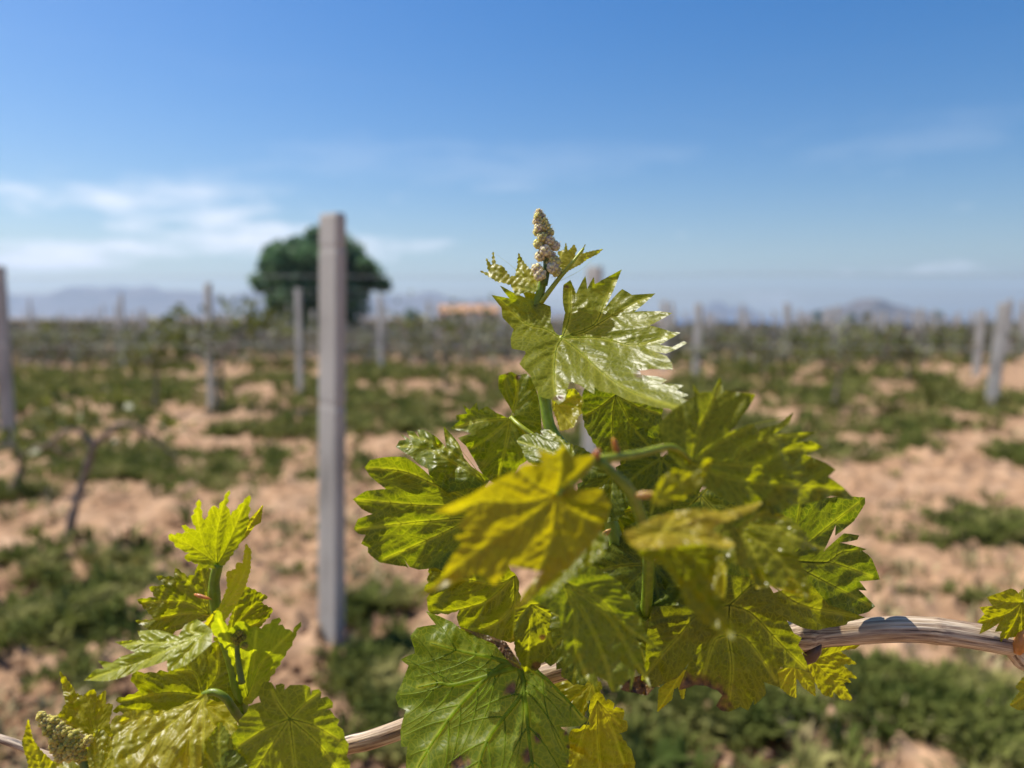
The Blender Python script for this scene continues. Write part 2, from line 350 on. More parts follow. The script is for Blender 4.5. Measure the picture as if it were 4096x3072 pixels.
# ---- house with a low orange roof, far off
H0 = ground(1015, 697); hw, hd, hh, hr = 6.4, 4.0, 2.5, 1.3
M_WALL = simple('pale_render', [(.3, (.60, .47, .38)), (.7, (.70, .56, .46))], 2, .9, .2, .02)
M_ROOF = simple('terracotta_roof', [(.3, (.36, .19, .10)), (.7, (.50, .28, .15))], 3, .85, .4, .05)
M_DARK = simple('window_glass', [(.3, (.02, .025, .03)), (.7, (.05, .055, .06))], 2, .2, 0)
house = empty('house', tuple(H0)); tag(house, 'low house with orange roof on the horizon, left of the vine leaves', 'house')
wv = [(-hw, -hd, -.3), (hw, -hd, -.3), (hw, hd, -.3), (-hw, hd, -.3), (-hw, -hd, hh), (hw, -hd, hh), (hw, hd, hh), (-hw, hd, hh), (-hw, 0, hh+hr), (hw, 0, hh+hr)]
mesh('wall', wv, [(0, 1, 5, 4), (2, 3, 7, 6), (1, 2, 6, 9, 5), (3, 0, 4, 8, 7)], [M_WALL], house, smooth=False)
e_ = .5; rv = []
for sgn in (-1, 1):
    for dz in (0, .16):
        rv += [(-hw-e_, sgn*(hd+e_), hh-.18+dz), (hw+e_, sgn*(hd+e_), hh-.18+dz), (hw+e_, 0, hh+hr+.02+dz), (-hw-e_, 0, hh+hr+.02+dz)]
rf = []
for k in (0, 8): rf += [(k, k+1, k+2, k+3), (k+4, k+5, k+6, k+7), (k, k+1, k+5, k+4), (k+1, k+2, k+6, k+5), (k+3, k, k+4, k+7)]
roof = mesh('roof', rv, rf, [M_ROOF], house, smooth=False)
def box(x0, x1, y0, y1, z0, z1):
    return [(x0, y0, z0), (x1, y0, z0), (x1, y1, z0), (x0, y1, z0), (x0, y0, z1), (x1, y0, z1), (x1, y1, z1), (x0, y1, z1)], [(0, 3, 2, 1), (4, 5, 6, 7), (0, 1, 5, 4), (1, 2, 6, 5), (2, 3, 7, 6), (3, 0, 4, 7)]
mesh('chimney', *box(2.2, 2.9, .6, 1.2, hh+.6, hh+hr+.7), [M_WALL], roof, smooth=False)
for xx in (-5, 0.8, 4.6): mesh('window', *box(xx-.5, xx+.5, -hd-.05, -hd+.05, .9, 2.0), [M_DARK], house, smooth=False)
mesh('door', *box(-2.4, -1.4, -hd-.05, -hd+.05, -.2, 2.0), [M_TRUNK], house, smooth=False)
for k, (px, py, s, lab) in enumerate([(1765, 693, 3.4, 'small dark shrub tree at the left foot of the brown hill'), (1700, 692, 2.2, 'tiny round shrub left of the brown hill'), (2025, 693, 3.6, 'small dark shrub tree right of the brown hill'), (1840, 694, 2.4, 'tiny shrub in front of the brown hill'), (600, 700, 3.0, 'small dark tree left of the large round tree'), (890, 699, 2.6, 'small shrub tree right of the large round tree')]):
    tree('shrub_tree', lab, tuple(ground(px, py)), s, s*1.25, 30+k, 1300, .22, trunk_h=.1)

# ---- vineyard posts
def post_mesh():
    bm = bmesh.new(); s = .047; H = 1.5
    c_ = .84; prof = [(s, s*c_), (s*c_, s), (-s*c_, s), (-s, s*c_), (-s, -s*c_), (-s*c_, -s), (s*c_, -s), (s, -s*c_)]
    zs = [-.15, 0, .35, .84, .86, .88, 1.2, 1.37, 1.385, 1.40, H-.012, H]
    rings = []
    for z in zs:
        k = 1.04-.05*max(z, 0)
        if z in (.86, 1.385): k *= .93                # wire notches
        if z == H: k *= .86
        rings.append([bm.verts.new((x*k*1.2, y*k*.40, z)) for x, y in prof])
    for a, b in zip(rings, rings[1:]):
        for i in range(8): bm.faces.new((a[i], a[(i+1) % 8], b[(i+1) % 8], b[i]))
    bm.faces.new(rings[-1]); bm.faces.new(rings[0][::-1])
    me = bpy.data.meshes.new('vineyard_post'); bm.to_mesh(me); bm.free(); me.materials.append(M_POST); return me
PM = post_mesh(); PG = 'concrete vineyard posts'
def post(px, base, label, H=1.5, lean=(0, 0), rot=-46, pos=None, group=PG):
    o = bpy.data.objects.new('vineyard_post', PM); COL.objects.link(o)
    p = ground(px, base) if pos is None else pos
    o.location = (p[0], p[1], 0); wd_ = 1.0 if p[1] < 4 else 1.2; o.scale = (wd_, wd_, H/1.5)
    o.rotation_euler = (math.radians(lean[1]), math.radians(lean[0]), math.radians(rot))
    tag(o, label, 'post', group); return o
main_post = post(716, 1392, 'tall nearest concrete post standing in front of the round tree', 1.43, (2.4, 0), -46)
post(20, 985, 'concrete post cut by the left edge of the photo', 1.5, (-.2, 0), -24)
post(458, 890, 'concrete post with yellow green vine leaves round its middle', 1.5, (0, 0))
post(649, 850, 'concrete post just left of the nearest tall post', 1.52)
post(823, 802, 'concrete post in front of the right edge of the round tree', 1.58)
post(927, 785, 'concrete post right of the tree, nearest the house', 1.5)
post(268, 800, 'thin far concrete post between the left edge post and the leafy post', 1.6)
post(70, 768, 'thin far concrete post just right of the left edge post', 1.65)
post(1277, 1000, 'concrete post half hidden straight behind the vine tip', 1.48, (.6, 0))
post(1432, 800, 'concrete post showing just right of the top glossy leaf', 1.45)
post(1503, 822, 'pale leaning post on bare soil right of the glossy leaf', 1.35, (1, 0))
post(2140, 880, 'pale leaning concrete post near the right edge', 1.28, (4.0, 0))
post(2108, 812, 'thin far post just left of the leaning right edge post', 1.25, (2, 0))
def far_label(p):
    q_ = p[0]/p[1]
    if q_ < -.30: return 'thin far grey post in the rows left of the tree, below the blue hills'
    if q_ < .02: return 'thin far grey post in the rows round the foot of the tree and house'
    if q_ < .28: return 'thin far grey post in the rows behind the leafy shoot'
    return 'thin far grey post in the rows at right, below the brown hill'
k = 0
for row in np.arange(19, 75, 3.6):
    for xx in np.arange(-row*.75, row*.75, 5.2):
        p = np.array((xx+rnd.uniform(-.5, .5)+row*.17 % 3, row+xx*.05+rnd.uniform(-.2, .2), 0))
        if np.hypot(p[0]+8.8, p[1]-44) < 5: continue
        post(0, 0, far_label(p), rnd.uniform(1.3, 1.6), (rnd.uniform(-2, 2), 0), pos=p, group='far vineyard posts')
# ---- trellis wires
def wire(label, p0, p1, z, n=40, sag=.02):
    t_ = np.linspace(0, 1, n)[:, None]; P = np.asarray(p0)*(1-t_)+np.asarray(p1)*t_; P = np.hstack([P, z-sag*np.abs(np.sin(t_*math.pi*5))])
    V, F = tube(P, .002, 6); o = mesh('trellis_wire', V, F, [M_WIRE]); tag(o, label, 'wire', 'trellis wires')
rows = [((-9, 6.35), (9, 5.25), 'second'), ((-12, 8.8), (13, 9.8), 'third'), ((-14, 11.0), (16, 13.8), 'fourth')]
for a, b, nm in rows:
    wire(f'thin steel wire along the top of the {nm} post row', a, b, 1.42)
    wire(f'thin steel wire at mid height of the {nm} post row', a, b, .90)

# ---- weeds: strips and patches of low plants between the soil (uncountable)
def tufts(C, S, rs, per=16, dens=1.0):
    """bent two-piece blades / leaves round each tuft centre"""
    n = len(C)*per; c = np.repeat(C, per, 0); s = np.repeat(S, per)[:, None]
    a = rs.uniform(0, 6.283, n); d = np.stack([np.cos(a), np.sin(a), np.zeros(n)], 1); side = np.stack([-d[:, 1], d[:, 0], np.zeros(n)], 1)
    b0 = c+d*s*rs.uniform(0, .45, (n, 1)); L = s*rs.uniform(.5, 1.2, (n, 1)); tilt = rs.uniform(.15, .9, (n, 1))
    mid = b0+d*L*.30*tilt+np.array((0, 0, 1.))*L*.55; tip = b0+d*L*.9*tilt+np.array((0, 0, 1.))*L*(.95-.45*tilt)
    w_ = L*rs.uniform(.035, .10, (n, 1))
    V = np.stack([b0-side*w_*.35, b0+side*w_*.35, mid+side*w_, mid-side*w_, tip], 1).reshape(-1, 3)
    i = np.arange(n)[:, None]*5
    return V, np.vstack([i+np.array([0, 1, 2]), i+np.array([0, 2, 3]), i+np.array([3, 2, 4])])
# (x, y, half width, half height) in the 2212-wide photo, tufts, size
patches = [(150, 1300, 230, 110, 620, .13), (330, 1270, 90, 60, 160, .10), (40, 1060, 120, 40, 150, .11), (300, 1020, 300, 48, 620, .12), (560, 1030, 180, 34, 420, .11), (120, 985, 150, 30, 160, .10),
  (830, 1420, 130, 120, 420, .10), (1000, 1560, 230, 110, 420, .09), (1560, 1560, 330, 120, 1150, .10), (1900, 1540, 260, 110, 900, .10), (2080, 1600, 180, 90, 400, .09), (1750, 1480, 330, 60, 420, .09), (2150, 1440, 120, 60, 90, .06),
  (2050, 1150, 230, 42, 620, .12), (2170, 1165, 120, 36, 260, .12), (1900, 1120, 120, 28, 150, .09), (1950, 1290, 80, 16, 60, .06), (2130, 1300, 90, 20, 60, .07),
  (250, 850, 190, 26, 420, .17), (90, 850, 90, 20, 160, .16), (590, 915, 110, 24, 160, .13), (660, 935, 50, 22, 110, .13), (850, 880, 160, 22, 300, .15), (880, 930, 120, 22, 200, .13), (960, 960, 100, 26, 160, .11),
  (560, 820, 150, 14, 200, .18), (850, 810, 170, 16, 380, .2), (960, 815, 160, 12, 260, .2), (1000, 870, 90, 16, 120, .14), (1640, 800, 140, 40, 480, .22), (1770, 870, 130, 34, 380, .18), (1700, 930, 120, 26, 200, .14), (2000, 860, 220, 24, 380, .16), (2130, 900, 110, 18, 190, .16), (1950, 935, 130, 22, 240, .13), (1930, 1005, 80, 14, 110, .11), (1850, 980, 90, 18, 110, .1),
  (1000, 1250, 60, 24, 40, .06), (620, 1155, 60, 20, 50, .06), (640, 1240, 80, 20, 60, .05), (450, 760, 500, 16, 520, .22), (1150, 770, 400, 12, 300, .25), (1850, 770, 340, 20, 700, .26), (150, 775, 200, 16, 240, .22), (1700, 745, 360, 14, 520, .3), (250, 735, 300, 8, 400, .3), (900, 740, 300, 8, 300, .3), (800, 1330, 90, 60, 130, .08), (560, 1330, 90, 50, 50, .06), (60, 1480, 120, 60, 60, .07), (180, 1450, 60, 90, 120, .08)]
rs = np.random.RandomState(5); PR = random.Random(9)
for _ in range(150):
    yy = 728+(PR.random()**1.6)*290; patches.append((PR.uniform(-40, 2250), yy, PR.uniform(40, 170)*(.6+(yy-700)/500), PR.uniform(6, 16)*(.5+(yy-700)/180), PR.uniform(60, 170), .26-.0005*(yy-700)))
C, S = [], []; GAP = Noise(77, 1.6, 12)
for (px, py, wx_, hy, n, s) in patches:
    for _ in range(int(n*(.62 if s < .15 else .6))):
        g = rs.normal(0, .5, 2)
        y_ = max(py+g[1]*hy, 700); p = ground(px+g[0]*wx_, y_)
        if GAP(np.array([p[:2]]))[0] > .25 and rs.rand() < .88: continue
        C.append((p[0], p[1], -.005)); S.append(s*rs.uniform(.4, 1.15))
C, S = np.array(C), np.array(S)
V, F = tufts(C, S, rs, 26); o = mesh('weeds', V, F, [M_WEED], smooth=False); tag(o, 'low green weeds in strips between the bare soil', 'weeds', kind='stuff')
C, S = [], []
for _ in range(5200):                                           # dry stalks, thinly scattered
    r = 2*(40/2)**rs.uniform(0, 1); a = math.radians(rs.uniform(-42, 42)); p = (r*math.sin(a), r*math.cos(a), 0)
    if Noise(21, .5)(np.array([p[:2]]))[0] > .2: C.append(p); S.append(rs.uniform(.03, .09)*(1+r*.05))
V, F = tufts(np.array(C), np.array(S), rs, 9); o = mesh('dry_grass', V, F, [M_DRY], smooth=False); tag(o, 'thin dry straw grass scattered over the soil', 'grass', kind='stuff')
# loose clods of soil
bmi = bmesh.new(); bmesh.ops.create_icosphere(bmi, subdivisions=1, radius=1); bmi.verts.ensure_lookup_table()
iv = np.array([v.co for v in bmi.verts]); jf = np.array([[v.index for v in f.verts] for f in bmi.faces]); bmi.free()
n = 9000; r = 1.7*(14/1.7)**rs.uniform(0, 1, n); a = np.radians(rs.uniform(-44, 44, n)); s = np.minimum(rs.gamma(2, .005, n)+.005, .024)
c = np.stack([r*np.sin(a), r*np.cos(a), s*.2], 1); jit = 1+rs.normal(0, .18, (n, len(iv), 1))
V = (c[:, None, :]+iv[None]*jit*s[:, None, None]*np.array((1, 1, .65))).reshape(-1, 3)
F = (np.arange(n)[:, None, None]*len(iv)+jf[None]).reshape(-1, 3)
o = mesh('soil_clods', V, F, [M_SOIL], smooth=False); tag(o, 'loose tan clods strewn over the soil', 'clods', kind='stuff')

# ---- far vine rows: twiggy mass reaching to the horizon
parts, pl = [], []
for row in np.geomspace(17, 150, 26):
    n = int(150+row*2.2); xs = rs.uniform(-row*.72, (row*.72 if row < 85 else row*.16), n); keep = rs.uniform(0, 1, n) < .85
    c = np.stack([xs, row+xs*.05+rs.normal(0, .2, n), rs.uniform(.08, .62, n)], 1)
    parts.append(quads(np.repeat(c, 5, 0)+rs.normal(0, .12, (n*5, 3)), .06+row*.0016, rs))
    m_ = n//2; b = np.stack([xs[:m_], c[:m_, 1], np.zeros(m_)], 1); tp = b+np.stack([rs.normal(0, .35, m_), rs.normal(0, .2, m_), rs.uniform(.4, .85, m_)], 1)
    wv_ = np.array((.012+row*.0007, 0, 0)); Vt = np.stack([b-wv_, b+wv_, tp+wv_*.6, tp-wv_*.6], 1).reshape(-1, 3); i = np.arange(m_)[:, None]*4
    pl.append((Vt, np.vstack([i+np.array([0, 1, 2]), i+np.array([0, 2, 3])])))
V1, F1 = join(parts); V2, F2 = join(pl)
M_FAR = simple('far_vine_leaves', [(.3, (.09, .105, .05)), (.7, (.21, .205, .13))], .35, .7, 0, transl=.2)
M_TWIG = simple('far_twigs', [(.3, (.22, .18, .15)), (.7, (.40, .34, .29))], .8, .9, 0)
o = mesh('far_vine_rows', np.vstack([V1, V2]), np.vstack([F1, F2+len(V1)]), [M_FAR, M_TWIG], smooth=False, midx=np.concatenate([np.zeros(len(F1)), np.ones(len(F2))]))
tag(o, 'grey green mass of far vine rows up to the horizon', 'vines', kind='stuff')

# ---- single vines in the rows behind
def bg_vine(px, base, label, H=.6, arms=((-.5, .05), (.6, -.05)), nl=60, ls=.035, seed=0, lean=.1, spread=.12, up=.25):
    rs = np.random.RandomState(100+seed); p = ground(px, base); T = empty('background_vine', (p[0], p[1], 0)); tag(T, label, 'vine', 'vines in the rows behind')
    tr = catmull([(0, 0, -.05), (lean*.3, 0, H*.3), (lean*.5+.02, .01, H*.65), (lean, 0, H)], 16)
    V, F = tube(tr, np.linspace(.022, .016, 16)*(1+.18*np.sin(np.arange(16)*1.7)), 9); mesh('trunk', V, F, [M_BARK], T)
    c = []
    for dx, dz in arms:
        ar = catmull([(lean, 0, H*.98), (lean+dx*.4, .01, H+abs(dz)*.6+.05), (lean+dx, 0, H+dz)], 14)
        V, F = tube(ar, np.linspace(.015, .007, 14), 7); mesh('cane', V, F, [M_BARK], T)
        for q_ in range(5): c.append(ar[rs.randint(4, 14)]+np.array((0, 0, rs.uniform(.02, up))))
    c.append(tr[-1]+np.array((0, 0, up*.8))); c.append(tr[-1]+np.array((.02, 0, up*.3)))
    c = np.array(c); nl = int(nl*.6); cc = c[rs.randint(0, len(c), nl*3)]+rs.normal(0, spread*.5, (nl*3, 3))
    V, F = quads(cc, ls, rs); mesh('foliage', V, F, [M_BGLEAF], T, smooth=False)
bg_vine(138, 1178, 'gnarled bare vine trunk leaning over bare soil on the left', .50, ((-.26, -.03), (.40, -.07)), 70, .03, 1, .17, .10, .2)
bg_vine(335, 900, 'yellow green young vine left of the leafy post', .55, ((-.3, .05), (.35, .05)), 90, .05, 2, .02, .25, .25)
bg_vine(478, 895, 'yellow green vine growing round the leafy post', .78, ((-.6, .05), (.7, .1)), 130, .055, 3, 0, .22, .3)
bg_vine(960, 835, 'vine with slanting dark canes right of the round tree', .7, ((-.7, .1), (.9, .35)), 110, .06, 4, 0, .3, .3)
bg_vine(1650, 815, 'dusty green vine right of the pale leaning post', .5, ((-.8, .1), (.9, .1)), 110, .06, 5, 0, .2, .12)
bg_vine(1800, 890, 'low vine on the soil below the brown hill', .5, ((-.5, .1), (.5, .1)), 70, .05, 6, .05, .25, .2)
bg_vine(1960, 830, 'dusty vine left of the thin right edge posts', .5, ((-.8, .1), (.9, .1)), 110, .06, 7, 0, .2, .12)
bg_vine(640, 800, 'small vine between the tall post and the post left of it', .65, ((-.6, .1), (.6, .1)), 80, .06, 8, 0, .25, .3)
bg_vine(130, 800, 'vine beside the thin post near the left edge', .5, ((-.9, .1), (.9, .1)), 120, .06, 9, 0, .3, .3)
bg_vine(1500, 835, 'bare reddish vine stump at the foot of the pale leaning post', .4, ((-.3, .1), (.3, .1)), 25, .05, 10, .1, .2, .1)
bg_vine(20, 1075, 'low yellow green vine shoots at the left edge', .24, ((-.2, .05), (.25, .05)), 60, .03, 11, .1, .12, .12)

# ================================================================== the grapevine in front
VINE = empty('grapevine', tuple(at(2560, 2600, .305))); tag(VINE, 'sharp grapevine in front: brown cane with glossy young shoots and leaves', 'grapevine')
bpy.context.view_layer.update()
VINV = np.array(VINE.location)
def rel(V): return np.asarray(V)-VINV
def in_poly(P, poly):
    x, y = P[:, 0][:, None], P[:, 1][:, None]; x1, y1 = poly[:, 0], poly[:, 1]; x2, y2 = np.roll(x1, -1), np.roll(y1, -1)
    c = ((y1 > y) != (y2 > y)) & (x < (x2-x1)*(y-y1)/(y2-y1+1e-15)+x1)
    return c.sum(1) % 2 == 1
def seg_dist(P, A, B):
    d = B-A; L2 = (d**2).sum(1)+1e-15
    t = np.clip(((P[:, None, :]-A)*d).sum(2)/L2, 0, 1)
    q_ = A+t[..., None]*d-P[:, None, :]
    return np.sqrt((q_**2).sum(2)), t
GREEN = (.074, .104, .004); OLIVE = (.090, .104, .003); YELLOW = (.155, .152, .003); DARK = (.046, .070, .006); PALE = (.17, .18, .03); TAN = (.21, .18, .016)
LEAVES = []
def leaf(outline, J, d, n, col=GREEN, veins=None, cup=0.0, fold=0.0, bend=0.0, wave=.0015, bulge=.0005, quilt=.00007, brown=(), label=None, seed=None, veinr=.00026, flip=False, density=2600, serr=0, petiole=None, vein_gain=1.0, rough=.30):
    """outline, J in photo pixels; the blade is a real sheet standing at depth d (m) with unit normal n"""
    seed = len(LEAVES)*13+5 if seed is None else seed; rs = np.random.RandomState(seed)
    n = np.array(n, float); n /= np.linalg.norm(n)
    P0 = CAM+rays([J])[0]*d
    def onplane(px):
        r = rays(px); t = ((P0-CAM)@n)/(r@n); return CAM+r*t[:, None]
    O3 = onplane(outline)
    c3 = O3.mean(0)-P0; far = O3[np.argmax(((O3-P0)**2).sum(1))]-P0
    if veins is not None: far = onplane(veins[0][-1:])[0]-P0
    ey = far/np.linalg.norm(far); ex = np.cross(ey, n)
    to2 = lambda Q: np.stack([(Q-P0)@ex, (Q-P0)@ey], 1)
    O = to2(O3)
    area = .5*np.sum(O[:, 0]*np.roll(O[:, 1], -1)-np.roll(O[:, 0], -1)*O[:, 1])
    if area < 0: O = O[::-1]; area = -area
    g = math.sqrt(area/density); R = math.sqrt(area/math.pi)
    O = O+.65*(O-.25*np.roll(O, 1, 0)-.5*O-.25*np.roll(O, -1, 0))       # crisper lobes and teeth
    if not serr and len(O) < 22: serr = .04
    if serr:                                            # fine teeth along plain margins
        Q = []
        for a, b in zip(O, np.roll(O, -1, 0)):
            L = np.linalg.norm(b-a); m = max(1, int(round(L/(R*.26)))); nn = np.array(((b-a)[1], -(b-a)[0]))/(L+1e-9)
            for i in range(m):
                Q.append(a+(b-a)*i/m)
                Q.append(a+(b-a)*(i+.62+rs.uniform(-.1, .1))/m+nn*serr*R*rs.uniform(.6, 1.3))
        O = np.array(Q)
    Q = []
    for a, b in zip(O, np.roll(O, -1, 0)):              # short, slightly convex margin pieces
        L = np.linalg.norm(b-a); m = max(1, int(L/(g*.9))); nn = np.array(((b-a)[1], -(b-a)[0]))/(L+1e-9)
        for i in range(m): u = i/m; Q.append(a+(b-a)*u+nn*L*.06*u*(1-u)+(rs.normal(0, g*.05, 2) if i else 0))
    O = np.array(Q)
    # primary veins
    prim = []
    if veins is None:
        rad = np.linalg.norm(O, axis=1); order = np.argsort(-rad); tips = []
        for i in order:
            if rad[i] < R*.55: break
            if all(abs((math.atan2(O[i, 0], O[i, 1])-math.atan2(q_[0], q_[1])+math.pi) % (2*math.pi)-math.pi) > .55 for q_ in tips): tips.append(O[i])
            if len(tips) == 5: break
        for q_ in tips:
            s_ = np.array((-q_[1], q_[0]))*rs.uniform(-.06, .06); prim.append(catmull([(0, 0), q_*.5+s_, q_*.97], 22))
    else:
        for v in veins: prim.append(catmull(np.vstack([[(0, 0)], to2(onplane(v))]), 24))
    sec = []
    for v in prim:
        L = np.linalg.norm(np.diff(v, axis=0), axis=1).sum(); m = max(2, int(L/(R*.27))); side = rs.choice((-1, 1))
        for i in range(m):
            u = .16+.74*(i+rs.uniform(-.2, .2))/m; k = min(int(u*(len(v)-1)), len(v)-2); p = v[k].copy(); tdir = v[k+1]-v[k]; tdir /= np.linalg.norm(tdir)+1e-12
            for sg in ((side*(-1)**i,) if L < R*.9 else (1, -1)):
                ang = rs.uniform(.75, .95)*sg; dirv = np.array((tdir[0]*math.cos(ang)-tdir[1]*math.sin(ang), tdir[0]*math.sin(ang)+tdir[1]*math.cos(ang)))
                pts = [p.copy()]; step = R*.055; q_ = p.copy()
                for j in range(14):
                    dirv = dirv+tdir*.07; dirv /= np.linalg.norm(dirv); q_ = q_+dirv*step
                    if not in_poly(q_[None], O)[0]: break
                    if j > 1 and min(np.linalg.norm(w_-q_, axis=1).min() for w_ in prim if w_ is not v or True) < step*.8: break
                    pts.append(q_.copy())
                if len(pts) > 2: sec.append(np.array(pts))
    A = np.vstack([v[:-1] for v in prim]); B = np.vstack([v[1:] for v in prim]); TT = np.concatenate([np.linspace(0, np.linalg.norm(np.diff(v, axis=0), axis=1).sum(), len(v)-1) for v in prim])
    A2 = np.vstack([A]+[s_[:-1] for s_ in sec]); B2 = np.vstack([B]+[s_[1:] for s_ in sec])
    nw = Noise(seed+1, .75/R, 7); nq = Noise(seed+2, 2.4/R, 9); nm = Noise(seed+3, 1/.0035, 9)
    def disp(p):
        r = np.linalg.norm(p, axis=1)
        dp, _ = seg_dist(p, A, B); ip = dp.argmin(1); d1 = dp.min(1); tt = TT[ip]
        d2 = seg_dist(p, A2, B2)[0].min(1)
        z = cup*r**2/R + fold*np.abs(p[:, 0]) + bend*np.maximum(p[:, 1], 0)**2/R
        z += (wave*.55*nw(p)*np.clip(r/R, 0, 1.4)**1.5 + wave*.22*nq(p)*np.clip(r/R, 0, 1.4))*min(R/.02, 1.2)
        z += bulge*(1-np.exp(-(d1/(.16*R))**2)) + bulge*.75*(1-np.exp(-(d2/(.07*R))**2))
        z += quilt*np.sin(tt*2*math.pi/.0027+nq(p)*1.2)*np.clip(d1/.001, 0, 1)*np.exp(-(d1/(.28*R))**2) + quilt*.08*nm(p)
        return z, d1, d2
    lift = CAM-P0; lift /= np.linalg.norm(lift)      # the blade swells towards the side it is seen from
    # interior points
    lo, hi = O.min(0), O.max(0)
    gx, gy = np.meshgrid(np.arange(lo[0], hi[0], g), np.arange(lo[1], hi[1], g*.866)); gx[1::2] += g/2
    G = np.stack([gx.ravel(), gy.ravel()], 1)+rs.uniform(-.12, .12, (gx.size, 2))*g
    G = G[in_poly(G, O)]; G = G[seg_dist(G, O, np.roll(O, -1, 0))[0].min(1) > g*.55]
    pts = [Vector(p) for p in np.vstack([O, G])]; nO = len(O)
    r = delaunay_2d_cdt(pts, [(i, (i+1) % nO) for i in range(nO)], [], 1, 1e-7)
    V2 = np.array([tuple(v) for v in r[0]]); F = np.array(r[2])
    z, d1, d2 = disp(V2)
    sg = -1 if flip else 1
    V3 = P0+V2[:, :1]*ex+V2[:, 1:]*ey+(sg*z)[:, None]*lift
    # face winding: normal towards n
    a, b, c = V3[F[0]]
    if np.cross(b-a, c-a)@n < 0: F = F[:, ::-1].copy()
    o = mesh('leaf', rel(V3), F, [M_LEAF], VINE); o.color = (*col, rough)
    if label: o['label'] = label
    vattr(o, 'lamina', np.hstack([V2+rs.uniform(0, 1, 2), np.full((len(V2), 1), 0.)]))
    vw = .85*np.exp(-(d1/(.0007*(R/.02)**.5))**2)+.4*np.exp(-(d2/.0005)**2); fattr(o, 'vein', np.clip(vw, 0, 1)*vein_gain)
    br = np.zeros(len(V2))
    if len(brown):
        for bx_, by_, brad in brown:
            c2 = to2(onplane([(bx_, by_)]))[0]; rad_ = brad/FPX*d
            dd = np.linalg.norm(V2-c2, axis=1)+nm(V2)*rad_*.22+nq(V2)*rad_*.2; br = np.maximum(br, np.clip(1.6-dd/rad_*1.3, 0, 1))
    fattr(o, 'withered', br)
    # veins proud of the blade
    tubes = []
    for v in prim:
        zz = sg*disp(v)[0]; m = len(v); tubes.append(tube(P0+v[:, :1]*ex+v[:, 1:]*ey+zz[:, None]*lift, np.linspace(veinr*R/.02*.85, veinr*R/.02*.2, m), 6, flat=(n, .8)))
    for v in sec:
        zz = sg*disp(v)[0]; m = len(v); tubes.append(tube(P0+v[:, :1]*ex+v[:, 1:]*ey+zz[:, None]*lift, np.linspace(veinr*R/.02*.30, veinr*R/.02*.10, m), 5, flat=(n, .8)))
    V, F = join(tubes); ve = mesh('vein', rel(V), F, [M_VEIN], o); ve.color = (col[0]*2.2+.22*vein_gain, col[1]*2.2+.22*vein_gain, col[2]*2+.03*vein_gain, 1)
    if petiole is not None:
        pp = [P0+n*.0002]+[at(*q_) for q_ in petiole]
        V, F = tube(catmull(pp, 20), np.linspace(.0009, .0013, 20)*(R/.02)**.4, 10); pe = mesh('petiole', rel(V), F, [M_STEM], o); pe.color = (.26, .29, .015, 1)
    LEAVES.append(o); return o
def stem(pts, r0, r1, col=(.10, .15, .02), name='shoot_stem', n=40, seed=0, label=None, parent=None, nodes=()):
    P = catmull([at(*p) for p in pts], n); R = np.linspace(r0, r1, n)
    for u, k in nodes: R = R*(1+k*np.exp(-((np.linspace(0, 1, n)-u)/.035)**2))
    rs = np.random.RandomState(seed)
    V, F = tube(P, R, 14, rmod=lambda a, b: 1+.05*np.sin(np.arange(b)*2*math.pi/b*5+1)[None]+rs.normal(0, .008, (a, b)))
    o = mesh(name, rel(V), F, [M_STEM], parent or VINE); o.color = (*col, 1)
    if label: o['label'] = label
    return o
J = lambda f, x, y: tuple(fp(f, f'{x} {y}')[0])
def V_(f, *ss): return [fp(f, s) for s in ss]

# ---- cane
cpts = [(-500, 2820, .335), (0, 2955, .322), (212, 3032, .318), (500, 3100, .314), (800, 3125, .312), (1100, 3085, .31), (1378, 2985, .308), (1554, 2935, .307), (2221, 2688, .312), (2700, 2590, .314), (3279, 2538, .308), (3668, 2518, .305), (4036, 2570, .302), (4110, 2610, .302), (4500, 2760, .302)]
n = 420; cP = catmull([at(*p) for p in cpts], n); u = np.linspace(0, len(cpts)-1, n)
cR = np.interp(u, [0, 1, 2, 6, 7, 9, 10, 11, 12, 13, 14], np.array([1.6, 1.7, 1.9, 3.5, 3.75, 4.6, 5.0, 5.1, 5.0, 5.4, 5.2])*1e-3)
for uu, k, wd in ((9.86, .30, .10), (13.0, .34, .16), (5, .25, .1), (2.1, .3, .1), (8.7, .25, .1), (11.2, .06, .07)): cR *= 1+k*np.exp(-((u-uu)/wd)**2)
rs = np.random.RandomState(3); SEG = 40
nst = Noise(44, 1.0, 14)
def cane_mod(a, b):
    th_ = np.arange(b)/b*2*math.pi; U, TH_ = np.meshgrid(u, th_, indexing='ij')
    q1 = nst(np.stack([np.cos(TH_).ravel()*2.6+U.ravel()*.16, np.sin(TH_).ravel()*2.6+U.ravel()*.05], 1)).reshape(a, b)
    return 1+.018*np.sin(TH_*13+np.sin(U*1.3)*.8)-.045*np.clip(q1-.7, 0, 1)
V, F = tube(cP, cR, SEG, rmod=cane_mod)
M_CANE, t = mat('dry_cane'); L = t.links.new
o_ = N(t, 'ShaderNodeOutputMaterial'); b = N(t, 'ShaderNodeBsdfPrincipled'); b.inputs['Roughness'].default_value = .5; b.inputs['Specular IOR Level'].default_value = .4
ca = N(t, 'ShaderNodeAttribute'); ca.attribute_name = 'along'
mpn = N(t, 'ShaderNodeMapping'); mpn.inputs['Scale'].default_value = (38, 900, 900); L(ca.outputs['Vector'], mpn.inputs[0])
n1 = N(t, 'ShaderNodeTexNoise'); n1.inputs['Scale'].default_value = 1; n1.inputs['Detail'].default_value = 7; n1.inputs['Roughness'].default_value = .62; L(mpn.outputs[0], n1.inputs['Vector'])
mp2 = N(t, 'ShaderNodeMapping'); mp2.inputs['Scale'].default_value = (25, 170, 170); L(ca.outputs['Vector'], mp2.inputs[0])
